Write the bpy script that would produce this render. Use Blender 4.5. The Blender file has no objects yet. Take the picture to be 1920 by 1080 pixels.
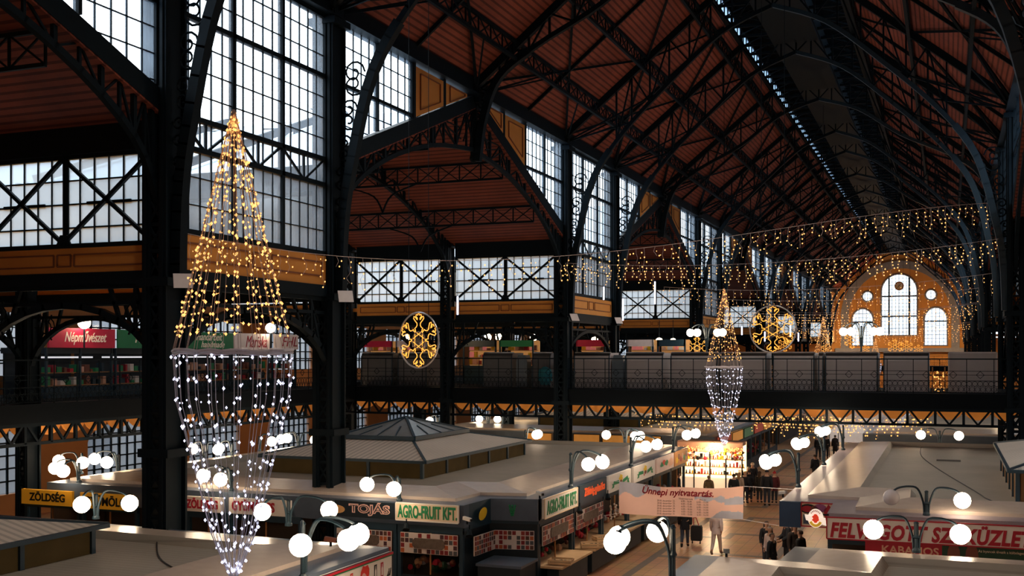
import bpy, math, random
from mathutils import Vector, Matrix
R = random.Random(7)
V = Vector
sc = bpy.context.scene
COL = sc.collection
# ---------------------------------------------------------------- camera calibration
FPX, TH, HC = 2060.0, math.radians(21.63), 7.7
CT, ST = math.cos(TH), math.sin(TH)
def gz(u, v, z):
    d = FPX*(HC-z)/(v-665.0); l = (u-960)*d/FPX
    return (l*CT-d*ST, l*ST+d*CT, z)
def gy(u, v, Y):
    t = math.tan(math.atan((u-960)/FPX)-TH); X = Y*t; d = -X*ST+Y*CT
    return (X, Y, HC+(665-v)*d/FPX)
def gx(u, v, X):
    t = math.tan(math.atan((u-960)/FPX)-TH); Y = X/t; d = -X*ST+Y*CT
    return (X, Y, HC+(665-v)*d/FPX)
ORD = ['first','second','third','fourth','fifth','sixth','seventh','eighth','ninth','tenth','eleventh','twelfth',
       'thirteenth','fourteenth','fifteenth','sixteenth','seventeenth','eighteenth','nineteenth','twentieth']
# ---------------------------------------------------------------- materials
MATS = {}
def mat(name, col, rough=0.6, emit=0.0, noise=0.18, scale=3.0, metal=0.0, spec=0.4, ecol=None):
    if name in MATS: return MATS[name]
    m = bpy.data.materials.new(name); m.use_nodes = True
    nt = m.node_tree; b = nt.nodes['Principled BSDF']
    b.inputs['Roughness'].default_value = rough
    b.inputs['Metallic'].default_value = metal
    b.inputs['Specular IOR Level'].default_value = spec
    if noise:
        tc = nt.nodes.new('ShaderNodeTexCoord'); n = nt.nodes.new('ShaderNodeTexNoise'); r = nt.nodes.new('ShaderNodeMix')
        r.data_type = 'RGBA'
        n.inputs['Scale'].default_value = scale; n.inputs['Detail'].default_value = 4
        nt.links.new(tc.outputs['Object'], n.inputs['Vector'])
        r.inputs['A'].default_value = (*[c*(1-noise) for c in col], 1)
        r.inputs['B'].default_value = (*[min(1, c*(1+noise)) for c in col], 1)
        nt.links.new(n.outputs['Fac'], r.inputs['Factor'])
        nt.links.new(r.outputs['Result'], b.inputs['Base Color'])
    else:
        b.inputs['Base Color'].default_value = (*col, 1)
    if emit:
        b.inputs['Emission Color'].default_value = (*(ecol or col), 1)
        b.inputs['Emission Strength'].default_value = emit
    MATS[name] = m
    return m
def glassmat(name, tint, transl, gloss=0.05, tcol=(.86, .92, .97)):
    m = bpy.data.materials.new(name); m.use_nodes = True; nt = m.node_tree
    nt.nodes.remove(nt.nodes['Principled BSDF']); out = nt.nodes['Material Output']
    tr = nt.nodes.new('ShaderNodeBsdfTransparent'); tr.inputs[0].default_value = (*tint, 1)
    tl = nt.nodes.new('ShaderNodeBsdfTranslucent'); tl.inputs[0].default_value = (*tcol, 1)
    n = nt.nodes.new('ShaderNodeTexNoise'); n.inputs['Scale'].default_value = 0.9; n.inputs['Detail'].default_value = 5
    tc = nt.nodes.new('ShaderNodeTexCoord'); nt.links.new(tc.outputs['Object'], n.inputs['Vector'])
    mr = nt.nodes.new('ShaderNodeMapRange'); mr.inputs['To Min'].default_value = max(0, transl-.15); mr.inputs['To Max'].default_value = min(1, transl+.15)
    nt.links.new(n.outputs['Fac'], mr.inputs['Value'])
    m1 = nt.nodes.new('ShaderNodeMixShader'); nt.links.new(mr.outputs[0], m1.inputs[0])
    nt.links.new(tr.outputs[0], m1.inputs[1]); nt.links.new(tl.outputs[0], m1.inputs[2])
    gl = nt.nodes.new('ShaderNodeBsdfGlossy'); gl.inputs['Roughness'].default_value = 0.1
    m2 = nt.nodes.new('ShaderNodeMixShader'); m2.inputs[0].default_value = gloss
    nt.links.new(m1.outputs[0], m2.inputs[1]); nt.links.new(gl.outputs[0], m2.inputs[2])
    nt.links.new(m2.outputs[0], out.inputs[0])
    MATS[name] = m
    return m
def plankmat(name, c1, c2, axis, per, rough=0.75, groove=0.35, gcol=(.42, .40, .42)):
    """boards: colour noise plus dark grooves repeating along one object axis"""
    m = bpy.data.materials.new(name); m.use_nodes = True; nt = m.node_tree; b = nt.nodes['Principled BSDF']
    b.inputs['Roughness'].default_value = rough; b.inputs['Specular IOR Level'].default_value = 0.25
    tc = nt.nodes.new('ShaderNodeTexCoord'); sp = nt.nodes.new('ShaderNodeSeparateXYZ')
    nt.links.new(tc.outputs['Object'], sp.inputs[0])
    mu = nt.nodes.new('ShaderNodeMath'); mu.operation = 'MULTIPLY'; mu.inputs[1].default_value = 1/per
    nt.links.new(sp.outputs[axis], mu.inputs[0])
    fr = nt.nodes.new('ShaderNodeMath'); fr.operation = 'FRACT'; nt.links.new(mu.outputs[0], fr.inputs[0])
    lt = nt.nodes.new('ShaderNodeMath'); lt.operation = 'LESS_THAN'; lt.inputs[1].default_value = groove
    nt.links.new(fr.outputs[0], lt.inputs[0])
    n = nt.nodes.new('ShaderNodeTexNoise'); n.inputs['Scale'].default_value = 0.35; n.inputs['Detail'].default_value = 8; n.inputs['Roughness'].default_value = .65
    nt.links.new(tc.outputs['Object'], n.inputs['Vector'])
    r = nt.nodes.new('ShaderNodeValToRGB'); r.color_ramp.elements[0].position = .3; r.color_ramp.elements[1].position = .7
    r.color_ramp.elements[0].color = (*c1, 1); r.color_ramp.elements[1].color = (*c2, 1)
    nt.links.new(n.outputs['Fac'], r.inputs[0])
    mx = nt.nodes.new('ShaderNodeMix'); mx.data_type = 'RGBA'; mx.blend_type = 'MULTIPLY'
    nt.links.new(lt.outputs[0], mx.inputs['Factor']); nt.links.new(r.outputs[0], mx.inputs['A'])
    mx.inputs['B'].default_value = (*gcol, 1)
    nt.links.new(mx.outputs['Result'], b.inputs['Base Color'])
    MATS[name] = m
    return m
def floormat():
    m = bpy.data.materials.new('tiled floor'); m.use_nodes = True; nt = m.node_tree; b = nt.nodes['Principled BSDF']
    b.inputs['Roughness'].default_value = 0.32
    tc = nt.nodes.new('ShaderNodeTexCoord'); br = nt.nodes.new('ShaderNodeTexBrick')
    br.offset = 0; br.inputs['Scale'].default_value = 1.0
    br.inputs['Brick Width'].default_value = .45; br.inputs['Row Height'].default_value = .45; br.inputs['Mortar Size'].default_value = .012
    br.inputs['Color1'].default_value = (.42, .22, .11, 1); br.inputs['Color2'].default_value = (.50, .27, .14, 1); br.inputs['Mortar'].default_value = (.16, .10, .07, 1)
    nt.links.new(tc.outputs['Object'], br.inputs['Vector'])
    n = nt.nodes.new('ShaderNodeTexNoise'); n.inputs['Scale'].default_value = .8; n.inputs['Detail'].default_value = 6
    nt.links.new(tc.outputs['Object'], n.inputs['Vector'])
    mx = nt.nodes.new('ShaderNodeMix'); mx.data_type = 'RGBA'; mx.blend_type = 'MULTIPLY'; mx.inputs['Factor'].default_value = .7
    nt.links.new(br.outputs['Color'], mx.inputs['A']); nt.links.new(n.outputs['Color'], mx.inputs['B'])
    mg = nt.nodes.new('ShaderNodeMix'); mg.data_type = 'RGBA'; mg.blend_type = 'ADD'; mg.inputs['Factor'].default_value = .3
    nt.links.new(br.outputs['Color'], mg.inputs['B']); nt.links.new(mx.outputs['Result'], mg.inputs['A'])
    nt.links.new(mg.outputs['Result'], b.inputs['Base Color'])
    MATS['floor'] = m
    return m
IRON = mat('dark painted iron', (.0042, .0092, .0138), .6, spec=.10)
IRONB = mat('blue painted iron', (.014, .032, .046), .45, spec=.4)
IRONG = mat('bright worn iron', (.10, .11, .12), .4, spec=.5)
ORANGE = mat('ochre painted plaster', (.66, .265, .045), .7, noise=.12, scale=1.5)
ORLINE = mat('brown painted border', (.22, .07, .025), .7)
WALLY = mat('warm ochre wall', (.56, .25, .06), .8, noise=.2, scale=.4)
WALLB = mat('brown ochre wall', (.40, .16, .05), .8, noise=.2, scale=.5)
STONE = mat('grey stone', (.22, .22, .24), .8, noise=.25, scale=2)
PLANK = plankmat('rust brown ceiling boards', (.14, .033, .021), (.27, .067, .038), 'Y', .3)
ROOFL = plankmat('rust brown roof boards along the nave', (.20, .047, .030), (.38, .096, .056), 'X', .2)
ROOFOUT = mat('pale outer roofing', (.55, .65, .76), .8)
GLASS = glassmat('clear window glass', (.92, .97, 1), .18, .05, (.70, .84, 1))
MILK = glassmat('milky window glass', (.8, .92, 1), .84, .05, (.52, .66, .78))
DECK = plankmat('beige roof sheeting', (.45, .39, .33), (.55, .48, .41), 'Y', .16, .55, .2, (.8, .8, .8))
DECKIN = plankmat('grey roof sheeting', (.34, .31, .255), (.44, .39, .32), 'Y', .22, .6, .15, (.82, .82, .82))
DECKP = mat('pinkish roof edge', (.52, .43, .37), .27, noise=.12)
CORR = plankmat('corrugated roofing', (.66, .59, .51), (.78, .70, .61), 'X', .24, .6, .45, (.72, .72, .72))
CORRY = plankmat('corrugated roofing sideways', (.66, .59, .51), (.78, .70, .61), 'Y', .24, .6, .45, (.72, .72, .72))
CAP = mat('blue grey fascia cap', (.075, .10, .14), .28)
TEAL = mat('dark teal woodwork', (.012, .036, .058), .45)
TEALD = mat('teal black woodwork', (.006, .015, .024), .5)
INTER = mat('dim stall interior', (.05, .032, .022), .8)
WOOD = mat('orange brown wood', (.36, .16, .055), .6)
WOODL = mat('pale crate wood', (.62, .40, .22), .6)
WOODD = mat('weathered grey wood', (.12, .085, .065), .8, scale=12, noise=.5)
GREY = mat('grey stall cladding', (.40, .37, .375), .5, noise=.08)
GREYT = mat('bright metal edging', (.55, .55, .57), .3, metal=.6)
WHITE = mat('white sign face', (.80, .74, .68), .5, noise=.05)
CREAM = mat('cream sign face', (.80, .62, .44), .5, noise=.06)
YELL = mat('yellow sign face', (.80, .36, .02), .45, noise=.08, emit=.12)
RED = mat('deep red paint', (.42, .012, .03), .5)
REDB = mat('bright red paint', (.62, .03, .02), .5)
GREEN = mat('green paint', (.01, .22, .08), .5)
GREEND = mat('dark green print', (.02, .06, .03), .5)
BLACK = mat('black print', (.012, .012, .014), .5)
TAN = mat('tan print', (.72, .40, .27), .5)
PALEB = mat('pale grey blue print', (.58, .58, .66), .6)
LEMON = mat('yellow print', (.80, .52, .02), .5)
BROWN = mat('brown print', (.20, .06, .035), .5)
PURP = mat('purple print', (.30, .08, .20), .5)
GLOBE = mat('lit globe glass', (1, .93, .82), .3, emit=24, noise=0, ecol=(1, .78, .54))
GLOBEOFF = mat('unlit globe glass', (.62, .58, .60), .25, noise=.05)
WARM = mat('warm bulb', (1, .6, .2), .3, emit=1.9, noise=0, ecol=(1, .47, .14))
WARMF = mat('far warm bulb', (1, .6, .2), .3, emit=2.0, noise=0, ecol=(1, .45, .12))
COOL = mat('cool white bulb', (.9, .92, 1), .3, emit=2.2, noise=0, ecol=(.70, .72, 1))
ROPE = mat('amber rope light', (1, .5, .1), .3, emit=1.3, noise=0, ecol=(1, .42, .06))
WIRE = mat('clear plastic wire', (.62, .50, .46), .4)
WIREP = mat('pale wire', (.75, .72, .76), .4)
TUBEL = mat('blue white light tube', (.8, .85, 1), .3, emit=4, noise=0, ecol=(.72, .74, 1))
SKIN = mat('skin', (.50, .28, .19), .5)
# ---------------------------------------------------------------- mesh building
class MB:
    def __init__(s): s.v = []; s.f = []; s.m = []; s.mi = 0; s.sm = False
    def add(s, vs, fs):
        b = len(s.v); s.v.extend([tuple(p) for p in vs])
        for f in fs: s.f.append(tuple(b+i for i in f)); s.m.append(s.mi)
    def box(s, a, b):
        x0, y0, z0 = [min(p, q) for p, q in zip(a, b)]; x1, y1, z1 = [max(p, q) for p, q in zip(a, b)]
        s.add([(x0,y0,z0),(x1,y0,z0),(x1,y1,z0),(x0,y1,z0),(x0,y0,z1),(x1,y0,z1),(x1,y1,z1),(x0,y1,z1)],
              [(0,3,2,1),(4,5,6,7),(0,1,5,4),(1,2,6,5),(2,3,7,6),(3,0,4,7)])
    def bar(s, p, q, w, h=None, up=(0,0,1)):
        h = h or w; p = V(p); q = V(q); d = q-p
        if d.length < 1e-6: return
        d.normalize(); u = V(up)
        if abs(d.dot(u)) > .98: u = V((0,1,0)) if abs(d.y) < .9 else V((1,0,0))
        sx = d.cross(u).normalized(); sz = sx.cross(d).normalized()
        a = sx*w/2; b = sz*h/2
        s.add([p-a-b,p+a-b,p+a+b,p-a+b,q-a-b,q+a-b,q+a+b,q-a+b],
              [(0,1,2,3),(7,6,5,4),(0,4,5,1),(1,5,6,2),(2,6,7,3),(3,7,4,0)])
    def path(s, pts, w, h=None, up=(0,0,1)):
        for a, b in zip(pts, pts[1:]):
            e = (V(b)-V(a)).normalized()*(w*.25)
            s.bar(V(a)-e, V(b)+e, w, h, up)
    def tube(s, pts, r, n=6, closed=False):
        pts = [V(p) for p in pts]; N = len(pts); rs = r if isinstance(r, (list, tuple)) else [r]*N
        if N < 2: return
        t0 = (pts[1]-pts[0]).normalized(); ref = V((0,0,1)) if abs(t0.z) < .9 else V((1,0,0))
        nx = t0.cross(ref).normalized(); base = len(s.v)
        for i, p in enumerate(pts):
            if closed: t = (pts[(i+1) % N]-pts[i-1])
            else: t = (pts[min(i+1,N-1)]-pts[max(i-1,0)])
            if t.length < 1e-9: t = t0.copy()
            t.normalize(); nx = (nx-t*nx.dot(t))
            if nx.length < 1e-6: nx = t.orthogonal()
            nx.normalize(); ny = t.cross(nx)
            for k in range(n):
                a = 2*math.pi*k/n
                s.v.append(tuple(p+(nx*math.cos(a)+ny*math.sin(a))*rs[i]))
        for i in range(N if closed else N-1):
            for k in range(n):
                a = base+i*n+k; b = base+i*n+(k+1) % n; j = (i+1) % N
                s.f.append((a, b, base+j*n+(k+1) % n, base+j*n+k)); s.m.append(s.mi)
        if not closed:
            s.f.append(tuple(base+k for k in reversed(range(n)))); s.m.append(s.mi)
            s.f.append(tuple(base+(N-1)*n+k for k in range(n))); s.m.append(s.mi)
    def cyl(s, p, q, r, n=10): s.tube([p, q], r, n)
    def ball(s, c, r, nu=10, nv=7, sc_=(1,1,1)):
        c = V(c); b = len(s.v)
        for j in range(1, nv):
            a = math.pi*j/nv
            for i in range(nu):
                t = 2*math.pi*i/nu
                s.v.append((c.x+r*sc_[0]*math.sin(a)*math.cos(t), c.y+r*sc_[1]*math.sin(a)*math.sin(t), c.z+r*sc_[2]*math.cos(a)))
        top = len(s.v); s.v.append((c.x, c.y, c.z+r*sc_[2])); s.v.append((c.x, c.y, c.z-r*sc_[2]))
        for j in range(nv-2):
            for i in range(nu):
                k = (i+1) % nu
                s.f.append((b+j*nu+i, b+(j+1)*nu+i, b+(j+1)*nu+k, b+j*nu+k)); s.m.append(s.mi)
        for i in range(nu):
            k = (i+1) % nu
            s.f.append((top, b+i, b+k)); s.m.append(s.mi)
            s.f.append((top+1, b+(nv-2)*nu+k, b+(nv-2)*nu+i)); s.m.append(s.mi)
    def bulb(s, c, r):
        c = V(c); q = r
        s.add([c+V((q,0,0)),c+V((-q,0,0)),c+V((0,q,0)),c+V((0,-q,0)),c+V((0,0,q*1.1)),c+V((0,0,-q*1.1))],
              [(0,2,4),(2,1,4),(1,3,4),(3,0,4),(2,0,5),(1,2,5),(3,1,5),(0,3,5)])
    def poly(s, pts): s.add(pts, [tuple(range(len(pts)))])
    def prism(s, pts, vec):
        n = len(pts); vec = V(vec); P = [V(p) for p in pts]
        s.add(P+[p+vec for p in P], [tuple(reversed(range(n))), tuple(range(n, 2*n))] + [(i, (i+1) % n, n+(i+1) % n, n+i) for i in range(n)])
    def lathe(s, prof, c=(0,0,0), n=12):
        b = len(s.v)
        for r, z in prof:
            for k in range(n):
                a = 2*math.pi*k/n; s.v.append((c[0]+r*math.cos(a), c[1]+r*math.sin(a), c[2]+z))
        for i in range(len(prof)-1):
            for k in range(n):
                j = (k+1) % n
                s.f.append((b+i*n+k, b+i*n+j, b+(i+1)*n+j, b+(i+1)*n+k)); s.m.append(s.mi)
        s.f.append(tuple(b+k for k in reversed(range(n)))); s.m.append(s.mi)
        s.f.append(tuple(b+(len(prof)-1)*n+k for k in range(n))); s.m.append(s.mi)
    def build(s, name, mats, parent=None, smooth=False, off=None):
        me = bpy.data.meshes.new(name)
        vs = s.v
        o = bpy.data.objects.new(name, me)
        if parent is not None:
            L = parent
            loc = V((0,0,0))
            while L is not None: loc += V(L.location); L = L.parent
            if off is None: vs = [(x-loc.x, y-loc.y, z-loc.z) for x, y, z in vs]
            o.parent = parent
        me.from_pydata(vs, [], s.f)
        if not isinstance(mats, (list, tuple)): mats = [mats]
        for m_ in mats: me.materials.append(m_)
        if len(mats) > 1: me.polygons.foreach_set('material_index', s.m)
        if smooth: me.polygons.foreach_set('use_smooth', [True]*len(me.polygons))
        me.update(); COL.objects.link(o)
        return o
def tag(o, label, cat, group=None, kind=None):
    o['label'] = label; o['category'] = cat
    if group: o['group'] = group
    if kind: o['kind'] = kind
    return o
def thing(name, loc, label, cat, group=None, kind=None):
    o = bpy.data.objects.new(name, None); o.location = loc; o.empty_display_size = .2; COL.objects.link(o)
    return tag(o, label, cat, group, kind)
def struct(o, label=None):
    o['kind'] = 'structure'
    if label: o['label'] = label
    return o
def sroot(name, loc, label):
    o = bpy.data.objects.new(name, None); o.location = loc; COL.objects.link(o); return struct(o, label)
def copy_tree(o, loc=None, label=None, parent=None, rot=None):
    c = o.copy(); COL.objects.link(c)
    if parent is not None: c.parent = parent
    if loc is not None: c.location = loc
    if rot is not None: c.rotation_euler = (0, 0, rot)
    if label: c['label'] = label
    for ch in list(o.children): copy_tree(ch, parent=c)
    return c
def planar(loops, thick=0.0):
    """mesh data (verts, faces) of a 2D shape with holes; loops are lists of (a,b)"""
    cu = bpy.data.curves.new('t', 'CURVE'); cu.dimensions = '2D'; cu.fill_mode = 'BOTH'; cu.extrude = thick/2
    for lp in loops:
        sp = cu.splines.new('POLY'); sp.points.add(len(lp)-1)
        for p, (a, b) in zip(sp.points, lp): p.co = (a, b, 0, 1)
        sp.use_cyclic_u = True
    ob = bpy.data.objects.new('t', cu); COL.objects.link(ob)
    dg = bpy.context.evaluated_depsgraph_get()
    me = bpy.data.meshes.new_from_object(ob.evaluated_get(dg))
    vs = [tuple(v.co) for v in me.vertices]; fs = [tuple(p.vertices) for p in me.polygons]
    bpy.data.objects.remove(ob); bpy.data.curves.remove(cu); bpy.data.meshes.remove(me)
    return vs, fs
def add_planar(mb, loops, org, ax, ay, thick=0.0):
    vs, fs = planar(loops, thick); org = V(org); ax = V(ax); ay = V(ay); n = ax.cross(ay)
    mb.add([org+ax*x+ay*y+n*z for x, y, z in vs], fs)
def text(mb, s, org, ax, ay, w, h, bold=0.0, shear=0.0, thick=0.01, space=1.0):
    """lettering fitted into a w x h box whose lower-left corner is org"""
    cu = bpy.data.curves.new('t', 'FONT'); cu.body = s; cu.size = 1; cu.offset = bold; cu.shear = shear; cu.extrude = .001; cu.resolution_u = 3
    cu.space_character = space
    ob = bpy.data.objects.new('t', cu); COL.objects.link(ob)
    dg = bpy.context.evaluated_depsgraph_get()
    me = bpy.data.meshes.new_from_object(ob.evaluated_get(dg))
    vs = [tuple(v.co) for v in me.vertices]; fs = [tuple(p.vertices) for p in me.polygons]
    bpy.data.objects.remove(ob); bpy.data.curves.remove(cu); bpy.data.meshes.remove(me)
    if not vs: return
    x0 = min(v[0] for v in vs); x1 = max(v[0] for v in vs); y0 = min(v[1] for v in vs); y1 = max(v[1] for v in vs)
    org = V(org); ax = V(ax).normalized(); ay = V(ay).normalized(); n = ax.cross(ay)
    kx = w/(x1-x0); ky = h/(y1-y0)
    mb.add([org+ax*((x-x0)*kx)+ay*((y-y0)*ky)+n*(z/.001*thick) for x, y, z in vs], fs)
def arcpts(cx, cy, rx, ry, a0, a1, n):
    return [(cx+rx*math.cos(a0+(a1-a0)*i/n), cy+ry*math.sin(a0+(a1-a0)*i/n)) for i in range(n+1)]
def circle(cx, cy, r, n=24): return arcpts(cx, cy, r, r, 0, 2*math.pi*(n-1)/n, n-1)
def bez(P, n=10):
    out = []
    P = [V(p) for p in P]
    for i in range(len(P)-1):
        p0 = P[max(i-1, 0)]; p1 = P[i]; p2 = P[i+1]; p3 = P[min(i+2, len(P)-1)]
        for k in range(n):
            t = k/n
            out.append(0.5*((2*p1)+(p2-p0)*t+(2*p0-5*p1+4*p2-p3)*t*t+(3*p1-p0-3*p2+p3)*t**3))
    out.append(P[-1]); return out
# ---------------------------------------------------------------- hall constants
XC, HW = -8.2, 11.1
O2, O3, O4 = 17.8, 24.1, 32.8          # outer column lines and outer wall, measured from the nave axis
def X(s, o): return XC+s*o
TRANS = [11.65, 44.2, 77.65, 111.15, 144.65, 178.1]; TH_ = 12.1
CLOSED = [(23.75, 32.1), (56.3, 65.5), (89.8, 99.0), (123.3, 132.5), (156.8, 166.0), (190.2, 199.5)]
YEND, YBACK = 212.0, -14.0
EAVE = 19.0
SIDE = {-1: 'left', 1: 'right'}
# ---------------------------------------------------------------- shell: floor, roofs, walls
mb = MB(); mb.box((-41.2, -14.3, -.2), (24.8, 212.2, 0)); struct(mb.build('floor', floormat()), 'orange tiled market floor')
mb = MB(); mb.box((-120, -60, -.4), (90, 330, -.2)); struct(mb.build('ground', mat('street asphalt', (.10, .11, .12), .9)), 'street outside the hall')
mb = MB()                                                    # darker bands in the aisle paving
for xa, xb in ((-10.55, -10.25), (-6.2, -5.9)): mb.box((xa, 20, 0), (xb, 205, .004))
for yy in list(range(36, 200, 5)):
    mb.box((-10.25, yy, 0), (-8.6, yy+.35, .004)); mb.box((-8.6, yy+1.2, 0), (-6.2, yy+1.55, .004)); mb.box((-8.75, yy, 0), (-8.45, yy+1.55, .0045))
struct(mb.build('trim_1', mat('grey paving bands', (.13, .11, .10), .35)), 'grey bands in the paving')
for s in (-1, 1):
    mb = MB()
    P = [(X(s, 11.5), YBACK, 19.35), (X(s, 3.2), YBACK, 26.1), (X(s, 3.2), YBACK, 26.3), (X(s, 11.5), YBACK, 19.6)]
    mb.prism(P if s > 0 else P[::-1], (0, YEND-YBACK, 0))
    struct(mb.build('ceiling', ROOFL), SIDE[s]+' slope of the boarded nave roof')
mb = MB()
mb.prism([(XC-3.2, YBACK, 27.9), (XC, YBACK, 29.2), (XC+3.2, YBACK, 27.9), (XC+3.2, YBACK, 28.1), (XC, YBACK, 29.4), (XC-3.2, YBACK, 28.1)], (0, YEND-YBACK, 0))
for s in (-1, 1): mb.box((X(s, 3.1), YBACK, 26.95), (X(s, 3.25), YEND, 28))
lantern = struct(mb.build('ceiling', mat('black lantern boards', (.005, .005, .005), .9, spec=.1)), 'raised lantern along the roof ridge')
for s in (-1, 1):
    m2 = MB(); m2.box((X(s, 3.16), YBACK, 26.2), (X(s, 3.2), YEND, 26.95)); m2.build('lantern_pane', MILK, lantern)
m2 = MB()
for i in range(0, 113):
    y = YBACK+2*i
    m2.box((XC-3.2, y, 26.05), (XC+3.2, y+.1, 26.2)); m2.bar((XC-3.2, y, 27.9), (XC+3.2, y+2, 26.1), .06); m2.bar((XC+3.2, y, 27.9), (XC-3.2, y+2, 26.1), .06)
m2.box((XC-1.3, YBACK, 25.85), (XC+1.3, YEND, 25.95))
for dx in (-1.3, -.5, .5, 1.3): m2.box((XC+dx-.05, YBACK, 26), (XC+dx+.05, YEND, 26.9))
for s in (-1, 1):
    m2.box((X(s, 3.1), YBACK, 26.9), (X(s, 3.3), YEND, 27.05)); m2.box((X(s, 3.05), YBACK, 26.0), (X(s, 3.3), YEND, 26.2))
    for i in range(0, 226): m2.box((X(s, 3.12), YBACK+i, 26.2), (X(s, 3.26), YBACK+i+.18, 26.95))
m2.build('catwalk_frame', IRON, lantern)
# transept roofs, flat roofs between them and outer side walls
for s in (-1, 1):
    for Yc in TRANS:
        if s > 0 and Yc < 40: pass
        for q in (-1, 1):
            mb = MB()
            P = [(X(s, 11.0), Yc, 18.5), (X(s, 11.0), Yc+q*12.25, 13.83), (X(s, 11.0), Yc+q*12.25, 13.98), (X(s, 11.0), Yc, 18.65)]
            mb.prism(P, (s*22, 0, 0))
            vs0 = len(mb.f)
            for i, f in enumerate(mb.f):
                c = sum((V(mb.v[k]) for k in f), V())/len(f)
                mb.m[i] = 1 if (V(mb.v[f[1]])-V(mb.v[f[0]])).length > 0 and c.z > 16.27 else 0
            struct(mb.build('ceiling', [PLANK, ROOFOUT]), 'boarded slope of a side hall roof')
    for Y0, Y1 in CLOSED + [(YBACK, -1.0), (199.5, YEND)]:
        mb = MB(); mb.box((X(s, 11.2), Y0, 10.2), (X(s, O4), Y1, 10.4)); struct(mb.build('ceiling', [ORANGE]), 'flat roof between two side halls')
# outer side walls with window openings
def outer_wall(s):
    loops = [[(YBACK, 0), (YEND, 0), (YEND, 10.4)]]
    top = loops[0]
    for Yc in reversed(TRANS): top += [(Yc+12.1, 14.5), (Yc, 19.1), (Yc-12.1, 14.5)]
    top += [(YBACK, 10.4)]
    ground, upper = [], []
    y = 28.0
    while y < 200:
        if s < 0 or y > 60:
            g = [(y, 1.15), (y+4.9, 1.15), (y+4.9, 3.2)] + arcpts(y+2.45, 3.2, 2.45, .95, 0, math.pi, 8)[1:-1] + [(y, 3.2)]
            ground.append((y, g)); upper.append((y-.3, [(y-.3, 6.7), (y+5.2, 6.7), (y+5.2, 9.7), (y-.3, 9.7)]))
        y += 8.1
    x = X(s, O4)
    mb = MB(); add_planar(mb, loops+[g for _, g in ground]+[g for _, g in upper], (x, 0, 0), (0, 1, 0), (0, 0, 1), .3)
    struct(mb.build('wall_'+SIDE[s], WALLB), 'brown ochre outer wall of the side aisle')
    return x, ground, upper
WN = [0]
def window(loc, what, pane_mat, pane, frame, names='muntins'):
    WN[0] += 1
    r = sroot('window_%d' % WN[0], loc, what)
    p = pane.build('pane', pane_mat, r); f = frame.build('window_frame', IRON, r)
    return r
for s in (-1, 1):
    x, ground, upper = outer_wall(s)
    for lst, dz in ((ground, 1.15), (upper, 6.7)):
        for y, g in lst:
            pane = MB(); pane.poly([(x, a, b) for a, b in g]); fr = MB()
            y0 = g[0][0]; y1 = g[1][0]; zt = max(b for a, b in g)
            k = 8
            for i in range(1, k):
                a = y0+(y1-y0)*i/k; zz = zt
                if lst is ground: zz = 3.2+.95*math.sqrt(max(0, 1-((a-y0-2.45)/2.45)**2))
                fr.box((x-.05, a-.04 if i % 4 else a-.07, g[0][1]), (x+.05, a+.04 if i % 4 else a+.07, zz))
            for z in [g[0][1]+.6*i for i in range(1, 5)]:
                if z < zt-.3: fr.box((x-.05, y0, z-.035), (x+.05, y1, z+.035))
            window((x, y, dz), ('arched ground floor window' if lst is ground else 'large gallery window')+' in the outer aisle wall', GLASS, pane, fr)
# far end wall with the arched windows
def arch_loop(cx, hw, z0, zs, pointed=0.0, n=14):
    return [(cx-hw, z0), (cx+hw, z0)] + [(cx+hw*math.cos(t), zs+hw*(1+pointed)*math.sin(t)) for t in [math.pi*i/n for i in range(n+1)]]
mb = MB()
out = [(XC-O4, 0), (XC+O4, 0), (XC+O4, 10.4), (XC+HW+.2, 10.4), (XC+HW+.2, 19.5), (XC+3.2, 26.1), (XC+3.2, 28), (XC, 29.3), (XC-3.2, 28), (XC-3.2, 26.1), (XC-HW-.2, 19.5), (XC-HW-.2, 10.4), (XC-O4, 10.4)]
openings = [(arch_loop(XC, 3.1, 11.2, 19.3), 'tall central arched window of the end wall'),
         (arch_loop(XC-6.35, 1.9, 9.35, 14.0, .16), 'pointed window left of the tall central one'), (arch_loop(XC+6.2, 1.95, 9.35, 14.0, .16), 'pointed window right of the tall central one'),
         (circle(XC-5.5, 18.4, .95), 'small round window on the left of the end wall'), (circle(XC+5.4, 18.5, .95), 'small round window on the right of the end wall')]
add_planar(mb, [out]+[o for o, _ in openings], (0, YEND, 0), (1, 0, 0), (0, 0, 1), .4)
endwall = struct(mb.build('wall_far', WALLY), 'ochre end wall')
mb = MB()                                                    # grey arch band
add_planar(mb, [arcpts(XC, 14.6, 10.2, 10.2, 0, math.pi, 40) + [(XC-10.2, 5), (XC-8.8, 5)] + arcpts(XC, 14.6, 8.8, 8.8, math.pi, 0, 40) + [(XC+8.8, 5), (XC+10.2, 5)]], (0, YEND-.35, 0), (1, 0, 0), (0, 0, 1), .3)
struct(mb.build('trim_2', STONE), 'grey stone arch around the end wall windows')
mb = MB()
for lp, _ in openings:
    n = len(lp); c = (sum(p[0] for p in lp)/n, sum(p[1] for p in lp)/n)
    mb.tube([(a, YEND-.25, b) for a, b in lp], .16, 4, closed=True)
mb.box((XC-HW, YEND-1.6, 8.2), (XC+HW, YEND-.2, 8.9))
struct(mb.build('trim_3', STONE), 'stone surrounds of the end wall windows')
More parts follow.
